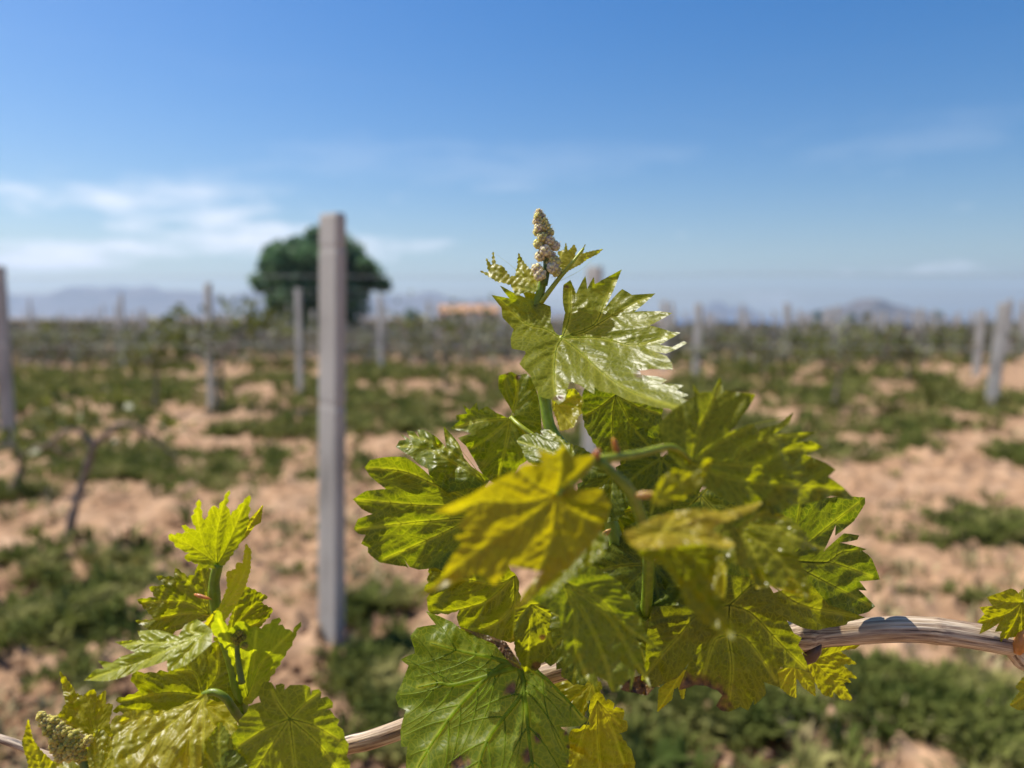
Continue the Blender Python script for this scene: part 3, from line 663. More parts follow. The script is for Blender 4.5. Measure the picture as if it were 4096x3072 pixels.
n2 = N(t, 'ShaderNodeTexNoise'); n2.inputs['Scale'].default_value = 1; n2.inputs['Detail'].default_value = 4; L(mp2.outputs[0], n2.inputs['Vector'])
r1 = ramp(t, [(.35, (.04, .028, .022)), (.44, (.27, .19, .13)), (.57, (.52, .43, .31)), (.70, (.64, .56, .46))]); L(n1.outputs[0], r1.inputs[0])
r2 = ramp(t, [(.35, (.72, .58, .42)), (.55, (1.05, 1.02, .98))]); L(n2.outputs[0], r2.inputs[0])
mu = N(t, 'ShaderNodeMixRGB', blend_type='MULTIPLY'); mu.inputs[0].default_value = 1; L(r1.outputs[0], mu.inputs[1]); L(r2.outputs[0], mu.inputs[2]); L(mu.outputs[0], b.inputs['Base Color'])
bp = N(t, 'ShaderNodeBump'); bp.inputs['Strength'].default_value = .8; bp.inputs['Distance'].default_value = .0007; L(n1.outputs[0], bp.inputs['Height']); L(bp.outputs[0], b.inputs['Normal']); L(b.outputs[0], o_.inputs[0])
cane = mesh('cane', rel(V), F, [M_CANE], VINE); cane['label'] = 'dry straw brown woody cane with fissured bark'
al = np.cumsum(np.r_[0, np.linalg.norm(np.diff(cP, axis=0), axis=1)]); th_ = np.arange(SEG)/SEG*2*math.pi
AL = np.stack([np.repeat(al, SEG), (cR[:, None]*np.cos(th_)[None]).ravel(), (cR[:, None]*np.sin(th_)[None]).ravel()], 1); vattr(cane, 'along', np.vstack([AL, AL[:1], AL[-1:]]))

# ---- shoot stems
stem([(2560, 2600, .308), (2500, 2350, .306), (2440, 2080, .306), (2330, 1880, .308), (2210, 1735, .312), (2181, 1617, .314), (2172, 1520, .314), (2150, 1380, .312), (2150, 1230, .309), (2172, 1125, .307), (2190, 1050, .306), (2180, 980, .306)], .0032, .0012, (.19, .28, .012), nodes=((.52, .3), (.74, .25)), label='green main shoot stem rising to the flower cluster')
stem([(2570, 2570, .308), (2590, 2380, .285), (2590, 2180, .25), (2535, 1995, .215), (2470, 1910, .204), (2392, 1838, .200)], .0024, .0011, (.16, .24, .012), seed=2, nodes=((.98, .5),), label='blurred near shoot stem with orange bud scales')
def scale_bud(px, py, d, r, l, col, ang):
    p = at(px, py, d); dv = np.array((math.cos(ang), -.2, math.sin(ang))); V, F = tube([p-dv*l*.5, p-dv*l*.2, p+dv*l*.2, p+dv*l*.5], [r*.5, r, r*.8, r*.15], 8)
    o = mesh('bud_scale', rel(V), F, [M_STEM], VINE); o.color = (*col, 1)
ORG = (.42, .15, .035)
scale_bud(*J('A', 1815, 775), .199, .0012, .004, ORG, 1.2); scale_bud(*J('C', 110, 590), .205, .0009, .0055, ORG, 1.9); scale_bud(*J('C', 330, 925), .20, .0011, .006, (.42, .25, .08), .1)
scale_bud(*J('C', 45, 1190), .28, .0011, .0045, (.40, .22, .05), .8)
scale_bud(*J('G', 1150, 690), .285, .0008, .007, ORG, -.2); scale_bud(*J('F', 1500, 690), .296, .0028, .011, (.50, .22, .06), 1.4); scale_bud(*J('E', 1570, 760), .305, .003, .010, (.11, .06, .035), 1.0)

# ---- main shoot leaves
leaf(fp('B', '''345 815 385 890 400 960 440 1010 465 1050 455 1120 470 1180 545 1205 555 1230 530 1300 590 1380 640 1480 680 1530 760 1560 800 1582 840 1555 860 1500 880 1440 905 1433 960 1455 1045 1500 1062 1468 1100 1488 1200 1510 1300 1550 1400 1570 1480 1590 1560 1600 1640 1635 1700 1592 1686 1562 1706 1548 1656 1522 1682 1502 1632 1472 1650 1440 1580 1430 1530 1430 1550 1405 1500 1385 1440 1378 1400 1372 1395 1345 1470 1330 1585 1325 1592 1290 1560 1240 1500 1212 1560 1215 1620 1190 1682 1150 1668 1138 1604 1166 1545 1150 1637 1080 1590 1060 1485 1015 1577 942 1500 920 1380 906 1457 808 1335 798 1262 768 1225 790 1160 850 1217 663 1080 712 1050 688 1010 740 986 688 930 765 886 708 842 740 835 850 845 930 828 1050 822 1105 775 1060 745 990 735 890 672 850 636 797 560 742 530 713 545 800 470 780 402 753 430 815'''),
     J('B', 826, 1108), .298, (-.10, -.66, .70), (.125,.150,.010), V_('B', '960 1210 1100 1340 1300 1480 1660 1600', '1000 1062 1200 940 1430 820', '1100 1108 1350 1160 1610 1090', '780 1200 768 1400 790 1560', '700 1040 560 1000 370 830', '880 950 886 730', '1060 1010 1130 860 1205 690'),
     cup=.20, wave=.0016, bulge=.0012, quilt=.00022, rough=.28, brown=[(*J('B', 1390, 1365), 22), (*J('B', 810, 1540), 22), (*J('B', 860, 740), 14)], label='top glossy lobed leaf below the flower cluster', density=5200, petiole=[(2230, 1420, .306), (2178, 1580, .313)])
leaf(fp('B', '235 620 280 622 275 540 310 570 320 495 342 560 392 590 440 650 480 640 500 565 510 503 550 560 600 620 650 700 620 765 560 770 490 782 440 720 350 690 280 650'), J('B', 640, 765), .306, (-.15, -.75, .5), PALE, wave=.002, bulge=.0004, serr=.055, label='small woolly leaf left of the flower cluster', density=1500)
leaf(fp('B', '800 640 806 520 800 480 840 455 855 420 872 462 912 430 930 460 922 500 960 480 992 432 985 480 1045 470 1112 460 1080 492 1010 530 960 566 880 612 830 655 790 690'), J('B', 760, 715), .307, (.2, -.7, .5), PALE, wave=.002, bulge=.0004, label='small woolly folded leaf right of the flower cluster', density=1500)
stem([(*J('B', 670, 850), .307), (*J('B', 790, 690), .305), (*J('B', 890, 570), .304), (*J('B', 985, 450), .304)], .0011, .0005, (.34, .36, .03), 'petiole', 24)
# left big leaf and its folded lobe
leaf(fp('A', '150 880 190 830 300 806 410 806 480 840 560 900 660 990 800 1000 960 1000 1040 1100 1060 1300 1000 1460 860 1560 760 1640 640 1607 520 1612 450 1590 410 1540 430 1592 400 1586 250 1552 165 1490 150 1450 115 1420 130 1366 90 1350 64 1315 90 1250 166 1210 110 1170 68 1105 150 1050 258 1022 180 940'),
     J('A', 990, 1235), .296, (.08, -.97, .16), (.066, .090, .004), V_('A', '870 1262 640 1370 270 1535', '840 1240 480 1270 80 1320', '820 1160 450 1140 80 1108', '860 1090 600 980 400 900 165 882', '950 1400 820 1540'), cup=.10, wave=.0018, bulge=.0009, label='large left leaf with five pointed teeth', density=4200)
leaf(fp('A', '284 690 300 640 345 628 313 590 385 622 365 563 420 572 470 612 463 566 520 570 620 630 692 690 688 573 760 640 802 700 842 790 900 860 1010 950 980 1000 860 1020 720 1040 600 960 560 880 480 830 400 765'),
     J('A', 990, 965), .293, (.30, -.92, .15), GREEN, V_('A', '800 850 560 720 300 680', '850 820 640 690 380 590', '870 800 700 600'), cup=-.25, wave=.003, bulge=.0010, label='folded upper lobe leaf above the large left leaf', density=2400)
# back leaf with petiole
leaf(fp('A', '757 576 800 525 785 515 790 482 852 465 838 413 882 432 930 398 952 438 1010 424 1080 462 1165 497 1200 470 1170 408 1130 340 1100 280 1104 200 1150 175 1190 165 1240 182 1300 180 1342 222 1380 330 1400 450 1408 560 1390 680 1330 790 1250 860 1180 960 1080 980 990 920 870 730 815 655 880 620 850 602'),
     J('A', 1188, 500), .322, (-.05, -.95, .25), GREEN, V_('A', '1150 700 1095 930', '1050 620 900 720', '960 520 780 570', '1230 330 1230 190', '1290 600 1330 760'), cup=-.06, wave=.002, bulge=.0007, petiole=[(*J('A', 1255, 560), .316), (*J('A', 1370, 650), .313)], brown=[(*J('A', 1240, 195), 12), (*J('A', 1160, 175), 6)], label='small upright leaf behind the stem with black nibbled tip', density=3000, vein_gain=1.2)
leaf(fp('A', '1500 330 1580 300 1650 296 1700 345 1746 440 1700 470 1680 492 1640 560 1560 582 1530 520 1500 430'), J('A', 1510, 400), .33, (.4, -.7, .5), PALE, cup=.2, wave=.002, label='pale curled leaf just right of the stem', density=1400)
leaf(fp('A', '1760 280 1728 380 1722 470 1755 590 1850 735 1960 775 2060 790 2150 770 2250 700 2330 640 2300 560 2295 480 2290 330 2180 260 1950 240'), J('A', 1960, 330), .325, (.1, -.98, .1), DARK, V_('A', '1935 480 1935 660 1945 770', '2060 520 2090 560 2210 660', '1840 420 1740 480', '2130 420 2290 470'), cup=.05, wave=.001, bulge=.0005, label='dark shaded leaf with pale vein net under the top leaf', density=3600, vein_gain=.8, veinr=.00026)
leaf(fp('A', '1225 666 1270 626 1350 614 1422 622 1410 594 1465 590 1530 630 1600 682 1700 722 1772 775 1740 830 1600 860 1450 860 1340 832 1290 792 1262 730'), J('A', 1640, 800), .272, (-.2, -.75, .6), GREEN, cup=-.2, wave=.001, bulge=.0007, label='small green pointed leaf in front of the stem', density=2200, vein_gain=1.1)
# yellow blurred leaf nearest
leaf(fp('A', '1570 720 1500 762 1400 750 1402 832 1290 850 1200 905 1050 980 900 1070 700 1180 790 1200 872 1190 830 1290 872 1340 800 1372 832 1420 760 1540 700 1650 612 1748 760 1702 870 1662 980 1640 1080 1692 1200 1602 1380 1640 1300 1760 1242 1878 1330 1822 1440 1720 1530 1642 1640 1560 1780 1420 1860 1300 1900 1150 1840 1040 1700 1030 1640 980 1740 900 1772 800 1650 780'),
     J('A', 1525, 1075), .196, (.14, -.98, .03), (.178, .152, .003), V_('A', '1300 1250 1000 1440 650 1720', '1250 1130 1000 1120 760 1190', '1480 1400 1380 1640 1270 1850', '1560 900 1560 740', '1660 1200 1850 1280', '1380 1000 1250 880'), cup=.10, wave=.0014, bulge=.0012, quilt=.00014, label='blurred golden yellow leaf nearest the lens', density=3000, petiole=[(*J('A', 1650, 970), .197), (*J('A', 1800, 800), .199)], vein_gain=.7)
leaf(fp('A', '1420 1790 1480 1650 1570 1520 1690 1350 1790 1310 1880 1390 1850 1510 1720 1610 1590 1710 1500 1800'), J('A', 1800, 1380), .205, (-.34, -.64, .68), GREEN, wave=.0016, bulge=.0012, quilt=.0003, rough=.14, label='blurred glossy leaf fold added to catch beads of light below the golden leaf', density=2000)  # extra leaf piece, tilted to mirror the sun as blurred beads
leaf(fp('E', '840 60 900 40 930 130 925 260 905 340 850 300 820 200'), J('E', 890, 80), .215, (-.30, -.66, .68), YELLOW, wave=.001, bulge=.001, quilt=.0003, rough=.14, label='tiny glossy leaf fold added for its highlights beside the drooping leaf', density=1000)  # small piece added for highlights, facing midway between sun and camera
# upper right near leaf
leaf(fp('C', '430 430 520 330 640 240 655 168 700 205 780 190 840 112 880 182 1000 206 1072 230 1040 310 990 380 930 470 1060 432 1120 462 1260 420 1352 358 1330 420 1262 490 1482 490 1400 550 1492 550 1562 590 1490 640 1600 700 1664 750 1640 800 1700 850 1762 900 1800 960 1650 950 1500 980 1350 1000 1200 1050 1050 1000 900 960 750 880 640 800 520 680 450 570'),
     J('C', 640, 692), .226, (.10, -.94, .28), OLIVE, V_('C', '900 700 1100 712 1300 620 1540 600', '820 560 1050 440 1330 370', '700 450 760 330 835 140', '920 690 1000 590 1250 520 1470 492', '900 800 1300 860 1740 900'), cup=-.08, wave=.0022, bulge=.0011, quilt=.00014, label='blurred broad olive leaf on the upper right', density=3800, petiole=[(*J('C', 500, 592), .22), (*J('C', 260, 640), .21), (2395, 1838, .2)])
# right far leaf
leaf(fp('C', '1250 950 1400 940 1600 950 1810 958 1827 1005 1760 1110 1655 1192 1640 1160 1585 1290 1700 1208 1788 1214 1780 1240 1705 1262 1832 1302 1832 1322 1885 1380 1925 1500 1828 1530 1850 1585 1822 1600 1896 1690 1865 1730 1790 1752 1650 1740 1500 1640 1350 1600 1250 1500 1200 1300 1200 1100'),
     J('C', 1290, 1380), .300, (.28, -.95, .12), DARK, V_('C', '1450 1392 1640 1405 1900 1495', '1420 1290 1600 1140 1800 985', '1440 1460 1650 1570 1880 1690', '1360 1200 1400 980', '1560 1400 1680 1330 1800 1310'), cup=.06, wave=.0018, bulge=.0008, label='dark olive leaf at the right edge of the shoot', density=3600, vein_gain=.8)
# lower right leaf with sunlit bands and brown margin
leaf(fp('E', '1922 490 1850 530 1818 552 1700 572 1608 587 1500 572 1395 530 1400 560 1432 612 1480 650 1470 702 1512 762 1532 782 1502 775 1538 892 1430 872 1340 872 1312 905 1312 995 1222 988 1215 1060 1145 1132 1130 1115 1090 1177 1030 1165 950 1197 900 1190 865 1150 892 1080 860 1040 780 1010 700 1002 600 1012 640 860 560 940 400 1002 310 952 330 812 350 620 410 440 640 400 700 300 900 200 1190 228 1300 300 1530 270 1700 400'),
     J('E', 955, 405), .288, (.05, -.95, .18), OLIVE, V_('E', '942 600 972 830 965 1000 935 1180', '1120 470 1330 690 1530 885', '720 480 600 610 430 800 315 945', '1190 235 1480 400 1900 490', '938 610 840 680 750 970', '960 604 1090 665 1300 960'), cup=-.07, wave=.0022, bulge=.0012, quilt=.00014, brown=[(*J('E', 640, 1010), 50), (*J('E', 750, 1030), 56), (*J('E', 850, 1075), 56), (*J('E', 900, 1180), 46)], label='broad lower leaf with withered brown lower edge', density=5200)
leaf(fp('E', '120 985 300 940 420 1000 400 1012 340 1062 250 1050 180 1035 120 1010'), J('E', 300, 900), .296, (0, -.8, .5), (.10, .06, .02), wave=.001, brown=[(*J('E', 250, 1010), 130)], label='brown withered leaf edge on the cane', density=900)
# central hanging leaf
leaf(fp('D', '1180 340 1290 180 1450 120 1620 140 1800 250 1900 400 1960 540 2010 650 2066 716 1942 672 1992 942 1922 872 1872 985 1868 930 1830 962 1782 1012 1742 1022 1700 960 1640 930 1622 975 1560 932 1490 872 1420 762 1370 602 1340 480'),
     J('D', 1390, 230), .246, (.1, -.97, .2), (.085, .115, .012), V_('D', '1560 500 1690 800 1740 1010', '1640 350 1850 560 2050 710', '1480 500 1480 700 1560 930', '1700 470 1900 800 1985 930'), cup=.08, wave=.0022, bulge=.0010, label='dark hanging leaf in the middle with pointed lower teeth', density=3200)
leaf(fp('D', '1050 430 1120 360 1282 396 1290 560 1312 700 1282 790 1230 850 1200 892 1120 922 1088 880 1040 760 1030 600'), J('D', 1150, 400), .277, (.1, -.95, .2), OLIVE, cup=-.2, fold=-.3, wave=.002, bulge=.001, quilt=.00014, brown=[(*J('D', 1190, 870), 20), (*J('D', 1240, 650), 14)], label='narrow crumpled leaf above the cane', density=1800)
leaf(fp('D', '760 60 600 40 440 120 412 230 388 290 422 310 408 380 440 452 560 456 618 448 625 520 680 592 800 640 1000 652 1050 560 1060 400 1040 220 940 110'), J('D', 1030, 190), .300, (.05, -.98, .12), OLIVE, V_('D', '830 370 600 440 450 445', '1010 420 850 560 690 585', '900 250 640 220 410 290', '1040 400 1020 640'), cup=.08, wave=.002, bulge=.0010, label='olive leaf tucked under the golden leaf', density=2600)
# big lower-left leaf (underside)
leaf(fp('D', '408 474 432 546 330 580 283 642 296 722 288 762 213 808 242 862 200 980 163 1080 180 1150 222 1192 200 1320 208 1432 242 1462 246 1610 330 1850 600 2050 900 2060 1200 1960 1400 1720 1420 1600 1432 1450 1420 1360 1390 1310 1500 1292 1545 1242 1430 1118 1300 1010 1200 890 1080 850 960 760 800 645 640 582 560 532'),
     J('D', 1062, 862), .290, (-.24, -.82, .48), (.082, .132, .007), V_('D', '1090 950 1140 1420 1165 1700 1100 1980', '940 850 750 1012 550 1240 350 1545 300 1700', '1085 1050 840 1380 740 1650 560 1980', '880 800 650 750 420 690', '1200 900 1430 1120 1530 1240', '600 990 480 980 320 1010'), cup=.05, wave=.0016, bulge=-.0008, quilt=.0002, brown=[(*J('D', 1000, 1030), 26), (*J('D', 640, 1575), 34), (*J('D', 1120, 1510), 22), (*J('D', 1200, 1390), 14), (*J('D', 1425, 1450), 9), (*J('D', 1430, 1560), 9), (*J('D', 1410, 1350), 9)], label='large lower left leaf seen from below with raised pale veins', density=5600, veinr=.00075, vein_gain=1.25)
leaf(fp('D', '640 575 720 600 850 640 960 690 1040 800 1075 870 1020 850 960 790 880 700 760 640'), J('D', 1050, 840), .2835, (0, -.7, .6), (.12, .08, .04), wave=.002, brown=[(*J('D', 940, 720), 70)], label='shrivelled brown leaf rib on the lower left leaf', density=900)
# hanging leaves below
leaf(fp('D', '1590 1140 1640 1066 1700 1110 1742 1120 1762 1172 1822 1180 1830 1250 1855 1300 1812 1360 1862 1450 1905 1560 1900 1750 1700 1850 1500 1780 1418 1610 1432 1450 1450 1350 1570 1280'), J('D', 1640, 1110), .305, (.1, -.95, .2), YELLOW, V_('D', '1640 1300 1660 1600 1690 1820', '1540 1340 1470 1600', '1740 1300 1840 1580', '1720 1200 1800 1280'), cup=-.1, wave=.0022, bulge=.001, serr=.055, label='yellow leaf hanging below the cane', density=2400)
leaf(fp('D', '1290 950 1450 890 1600 940 1660 1000 1640 1070 1580 1110 1560 1160 1500 1245 1400 1110 1330 1030'), J('D', 1600, 980), .318, (0, -.8, .5), OLIVE, serr=.08, label='shaded leaf just under the cane in the middle', density=1400)
leaf(fp('E', '1560 800 1620 742 1700 690 1800 676 1902 690 1880 722 1790 750 1868 830 1800 850 1874 932 1820 940 1842 972 1800 986 1844 1087 1780 1092 1720 1042 1712 1076 1650 1060 1600 990 1560 905 1538 850'), J('E', 1560, 815), .318, (.2, -.97, .05), YELLOW, wave=.0016, bulge=.0008, label='yellow toothed leaf hanging under the cane on the right', density=2200, vein_gain=.5)
leaf(fp('E', '1318 895 1420 860 1530 888 1572 960 1576 1056 1500 1010 1452 960 1440 1072 1390 1060 1330 1000'), J('E', 1440, 840), .314, (.1, -.95, .2), YELLOW, wave=.001, label='short yellow leaf tip under the broad lower leaf', density=1200)
leaf(fp('E', '640 890 560 925 450 1030 438 1162 520 1100 545 1035 575 1020 600 1085 618 1085 640 1000 690 930'), J('E', 620, 880), .312, (.1, -.95, .1), YELLOW, wave=.001, label='small yellow leaf tips under the withered edge', density=1200)
# front centre crumpled young leaves
leaf(fp('C', '190 1190 280 1140 400 1080 550 1042 700 1028 850 1042 1000 1010 1105 985 1060 1032 960 1080 830 1132 800 1180 900 1240 925 1272 850 1292 700 1268 500 1284 300 1296 225 1262'), J('C', 420, 1180), .190, (.05, -.45, .88), TAN, wave=.0022, bulge=.0009, quilt=.00014, label='blurred tan crumpled young leaf in the centre', density=2200)
leaf(fp('C', '215 1240 400 1275 620 1262 780 1280 812 1310 800 1450 780 1560 840 1680 892 1868 800 1830 700 1780 620 1690 560 1580 440 1420 320 1360'), J('C', 480, 1270), .196, (.15, -.98, .05), OLIVE, V_('C', '620 1480 760 1680 880 1850', '700 1400 790 1560', '450 1350 560 1500'), cup=.1, wave=.002, bulge=.001, quilt=.00014, serr=.055, label='blurred olive leaf drooping from the centre', density=2600, vein_gain=.5)
leaf(fp('C', '800 1170 950 1080 1100 995 1180 1008 1300 1080 1420 1180 1482 1262 1568 1302 1400 1296 1350 1275 1400 1400 1455 1550 1440 1645 1350 1500 1280 1570 1200 1560 1100 1552 1050 1450 950 1400 850 1300'), J('C', 960, 1150), .222, (-.16, -.70, .66), OLIVE, V_('C', '1180 1130 1350 1210 1540 1295', '1180 1300 1330 1460 1430 1620', '1060 1300 1150 1530', '1150 1040 1250 1060'), cup=-.12, wave=.0024, bulge=.0011, quilt=.00014, rough=.16, label='blurred olive leaf with a beaded glossy edge on the right', density=2800)
leaf(fp('C', '375 910 440 810 520 755 640 772 700 742 728 680 772 690 745 780 700 862 600 940 450 992 370 985'), J('C', 400, 960), .193, (.15, -.92, .3), YELLOW, wave=.0018, bulge=.0008, label='small blurred yellow leaf above the crumpled one', density=1500)
leaf(fp('C', '1050 1420 1180 1360 1250 1320 1230 1400 1330 1480 1440 1560 1450 1640 1380 1620 1300 1600 1180 1560 1100 1560'), J('C', 1080, 1480), .232, (.1, -.7, .6), YELLOW, wave=.003, bulge=.001, brown=[(*J('C', 1130, 1480), 26)], label='crinkled yellow leaf with a brown spot', density=1500)
# inner filler leaves, deep in the shoot
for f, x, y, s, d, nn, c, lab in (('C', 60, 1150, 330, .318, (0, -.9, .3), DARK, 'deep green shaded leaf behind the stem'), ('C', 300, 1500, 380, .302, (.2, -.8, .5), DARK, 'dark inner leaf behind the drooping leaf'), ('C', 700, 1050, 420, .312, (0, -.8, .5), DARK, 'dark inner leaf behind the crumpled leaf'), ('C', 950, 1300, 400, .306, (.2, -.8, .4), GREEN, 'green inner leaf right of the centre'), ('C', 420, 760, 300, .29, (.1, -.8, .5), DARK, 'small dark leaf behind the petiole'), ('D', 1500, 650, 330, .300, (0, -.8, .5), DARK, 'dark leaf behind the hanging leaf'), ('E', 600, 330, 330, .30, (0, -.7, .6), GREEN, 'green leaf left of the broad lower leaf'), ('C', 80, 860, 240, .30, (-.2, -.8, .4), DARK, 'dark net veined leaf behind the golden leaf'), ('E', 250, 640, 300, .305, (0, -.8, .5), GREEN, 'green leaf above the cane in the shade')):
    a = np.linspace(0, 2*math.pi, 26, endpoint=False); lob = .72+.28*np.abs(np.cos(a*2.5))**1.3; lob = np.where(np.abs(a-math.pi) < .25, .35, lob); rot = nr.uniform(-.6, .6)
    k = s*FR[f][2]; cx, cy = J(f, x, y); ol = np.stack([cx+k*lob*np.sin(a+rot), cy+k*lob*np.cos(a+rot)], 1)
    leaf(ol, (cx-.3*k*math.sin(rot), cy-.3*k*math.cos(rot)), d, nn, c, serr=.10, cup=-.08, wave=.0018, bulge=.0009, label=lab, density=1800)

# ---- left shoot
D0 = .288
stem([(*J('G', 1420, 1800), .30), (*J('G', 1385, 1420), .296), (*J('G', 1360, 1250), .292), (*J('G', 1310, 1050), .290), (*J('G', 1250, 860), .290), (*J('G', 1222, 740), .289), (*J('G', 1212, 620), .288), (*J('G', 1235, 500), .287)], .0023, .0019, (.19, .27, .010), seed=4, nodes=((.33, .2), (.8, .15)), label='green stem of the smaller left shoot')
stem([(*J('G', 1375, 1395), .292), (*J('G', 1330, 1340), .286), (*J('G', 1275, 1260), .283), (*J('G', 1210, 1228), .283), (*J('G', 1150, 1245), .284)], .0016, .0012, (.15, .20, .012), 'petiole', 24)
leaf(fp('G', '980 355 1060 330 1046 300 1112 312 1098 258 1130 178 1146 240 1162 272 1200 200 1240 192 1287 128 1282 182 1312 222 1392 158 1396 240 1380 330 1350 390 1320 435 1280 490 1240 512 1180 522 1120 502 1058 472 1066 440 1018 412'), J('G', 1232, 506), .286, (.1, -.98, .0), (.140, .158, .004), V_('G', '1230 350 1270 160', '1160 400 1120 220', '1120 430 1000 360', '1300 380 1380 180'), cup=.25, wave=.0015, bulge=.0007, serr=.055, label='cupped yellow green tip leaf of the left shoot', density=2600, vein_gain=.5)
leaf(fp('G', '1380 240 1410 250 1477 192 1472 262 1440 292 1402 342 1352 392 1320 430 1340 360'), J('G', 1310, 450), .292, (.5, -.7, .2), YELLOW, label='narrow folded leaf behind the left tip leaf', density=900)
leaf(fp('G', '1392 408 1416 440 1412 540 1382 642 1330 742 1262 832 1195 882 1158 852 1190 800 1240 742 1282 642 1288 560 1330 532 1342 500 1372 488'), J('G', 1180, 850), .277, (.1, -.97, .05), (.28, .27, .012), V_('G', '1290 720 1380 560 1400 440', '1300 640 1330 560'), wave=.001, label='bright yellow upright leaf beside the left stem', density=1500, vein_gain=.5)
leaf(fp('G', '474 1166 520 1112 562 1100 548 1062 620 1062 680 1030 742 1002 668 950 780 930 790 888 900 882 1000 902 1050 852 1112 824 1162 850 1195 885 1190 950 1130 1012 1050 1072 958 1102 930 1062 800 1102 700 1142 600 1166'), J('G', 1150, 900), .268, (-.15, -.50, .82), (.17, .20, .014), V_('G', '950 990 720 1080 490 1160', '1000 940 800 950 690 955', '1060 1000 980 1080', '1080 880 1090 840'), cup=-.1, wave=.002, bulge=.0012, quilt=.00014, label='glossy flat leaf reaching left on the left shoot', density=3000)
leaf(fp('G', '790 830 862 810 798 716 872 690 858 640 930 622 903 580 980 576 1000 538 1060 572 1100 562 1130 518 1192 560 1196 700 1192 800 1050 852 950 902 868 882'), J('G', 1185, 790), .300, (.05, -.95, .22), OLIVE, V_('G', '1050 720 810 718', '1060 780 800 832', '1120 660 1000 550', '1170 660 1140 540'), wave=.002, bulge=.0009, label='olive leaf behind the left stem', density=2400)
leaf(fp('G', '1300 880 1330 742 1372 640 1430 652 1502 690 1482 722 1534 762 1520 800 1450 880 1400 910'), J('G', 1310, 880), .302, (.25, -.95, .15), OLIVE, wave=.002, serr=.055, label='olive leaf right of the left stem', density=1600)
leaf(fp('G', '1672 878 1640 962 1582 1062 1502 1182 1440 1262 1390 1272 1330 1102 1290 1000 1225 905 1250 828 1300 890 1360 860 1420 880 1480 882 1560 848 1572 872 1640 902'), J('G', 1400, 1255), .284, (.25, -.95, .15), (.14, .17, .012), V_('G', '1470 1080 1560 980 1655 890', '1430 1080 1450 900', '1350 1080 1250 850'), cup=.3, wave=.002, bulge=.0009, serr=.055, label='cupped dark olive leaf holding the small bud', density=2400)
leaf(fp('G', '780 1130 960 1100 1190 962 1222 945 1330 1092 1342 1272 1160 1262 1140 1285 1060 1340 900 1382 740 1342 658 1332 702 1290 680 1272 792 1222 768 1180'), J('G', 1148, 1250), .291, (.05, -.96, .2), OLIVE, V_('G', '1000 1340 700 1320', '950 1230 700 1275', '1100 1120 1000 1110', '1230 1130 1230 970'), wave=.002, bulge=.0010, serr=.055, label='broad olive leaf in the middle of the left shoot', density=2600)
leaf(fp('G', '650 1395 760 1342 950 1332 1140 1268 1156 1400 1150 1560 1130 1660 1000 1800 850 1850 700 1700 640 1500'), J('G', 1146, 1262), .282, (-.1, -.7, .7), (.19, .19, .02), V_('G', '1080 1450 1050 1640 1000 1780', '950 1420 720 1600', '900 1350 670 1400', '1150 1450 1140 1620'), wave=.0028, bulge=.0012, quilt=.00014, serr=.055, label='glossy crinkled leaf at the bottom of the left shoot', density=3200)
leaf(fp('G', '1150 1290 1240 1285 1310 1330 1340 1420 1350 1560 1250 1640 1160 1600 1150 1400'), J('G', 1160, 1300), .300, (0, -.8, .5), PALE, wave=.002, label='pale leaf behind the curved leaf stalk', density=1400)
leaf(fp('G', '1330 1500 1400 1352 1470 1282 1500 1188 1560 1212 1590 1188 1622 1212 1720 1198 1760 1240 1802 1222 1820 1262 1872 1290 1850 1330 1892 1370 1912 1422 1952 1500 1962 1600 1940 1720 1700 1860 1400 1860 1250 1750 1270 1600 1350 1560'), J('G', 1640, 1380), .275, (.15, -.96, .18), (.10, .125, .012), V_('G', '1660 1550 1690 1830', '1780 1420 1920 1500', '1720 1300 1800 1240', '1580 1300 1540 1220', '1500 1440 1360 1530', '1520 1560 1380 1780', '1800 1520 1920 1680'), cup=-.06, wave=.0018, bulge=.0009, serr=.055, label='round dark leaf at the lower right of the left shoot', density=4000)
leaf(fp('G', '1160 1560 1240 1428 1292 1472 1332 1560 1382 1632 1300 1720 1170 1740'), J('G', 1260, 1700), .268, (0, -.8, .5), GREEN, serr=.08, label='small green leaf at the bottom edge, left shoot', density=1300)
leaf(fp('G', '350 1142 402 1190 430 1232 470 1252 490 1238 530 1222 552 1252 592 1232 602 1292 632 1312 620 1400 642 1442 600 1490 530 1500 400 1420 338 1372 352 1330 368 1280'), J('G', 540, 1490), .284, (-.1, -.8, .35), YELLOW, V_('G', '470 1380 360 1160', '560 1370 580 1250', '450 1430 345 1370', '510 1360 500 1250'), wave=.0022, bulge=.0008, label='yellow upright leaf beside the lower flower cluster', density=1900, vein_gain=.5)
leaf(fp('G', '134 1520 160 1412 186 1490 232 1560 302 1642 332 1780 180 1780 160 1640'), J('G', 250, 1760), .282, (.1, -.95, .1), YELLOW, wave=.001, label='narrow yellow leaf at the bottom left corner', density=1200)
leaf(fp('G', '500 1600 520 1500 540 1448 582 1452 622 1500 640 1580 600 1720 530 1720'), J('G', 560, 1700), .274, (0, -.75, .6), PALE, wave=.003, bulge=.001, label='pale crumpled young leaf by the lower flower cluster', density=1300)
leaf(fp('G', '620 1640 700 1562 832 1478 822 1560 772 1660 720 1780 600 1780'), J('G', 640, 1760), .270, (-.2, -.7, .6), (.2, .21, .015), wave=.0015, label='narrow bright leaf at the bottom of the left shoot', density=1300)
leaf(fp('G', '330 1640 480 1560 640 1540 760 1640 740 1800 400 1800'), J('G', 560, 1780), .294, (0, -.7, .7), OLIVE, serr=.08, wave=.002, label='olive leaf at the bottom edge under the lower cluster', density=1300)
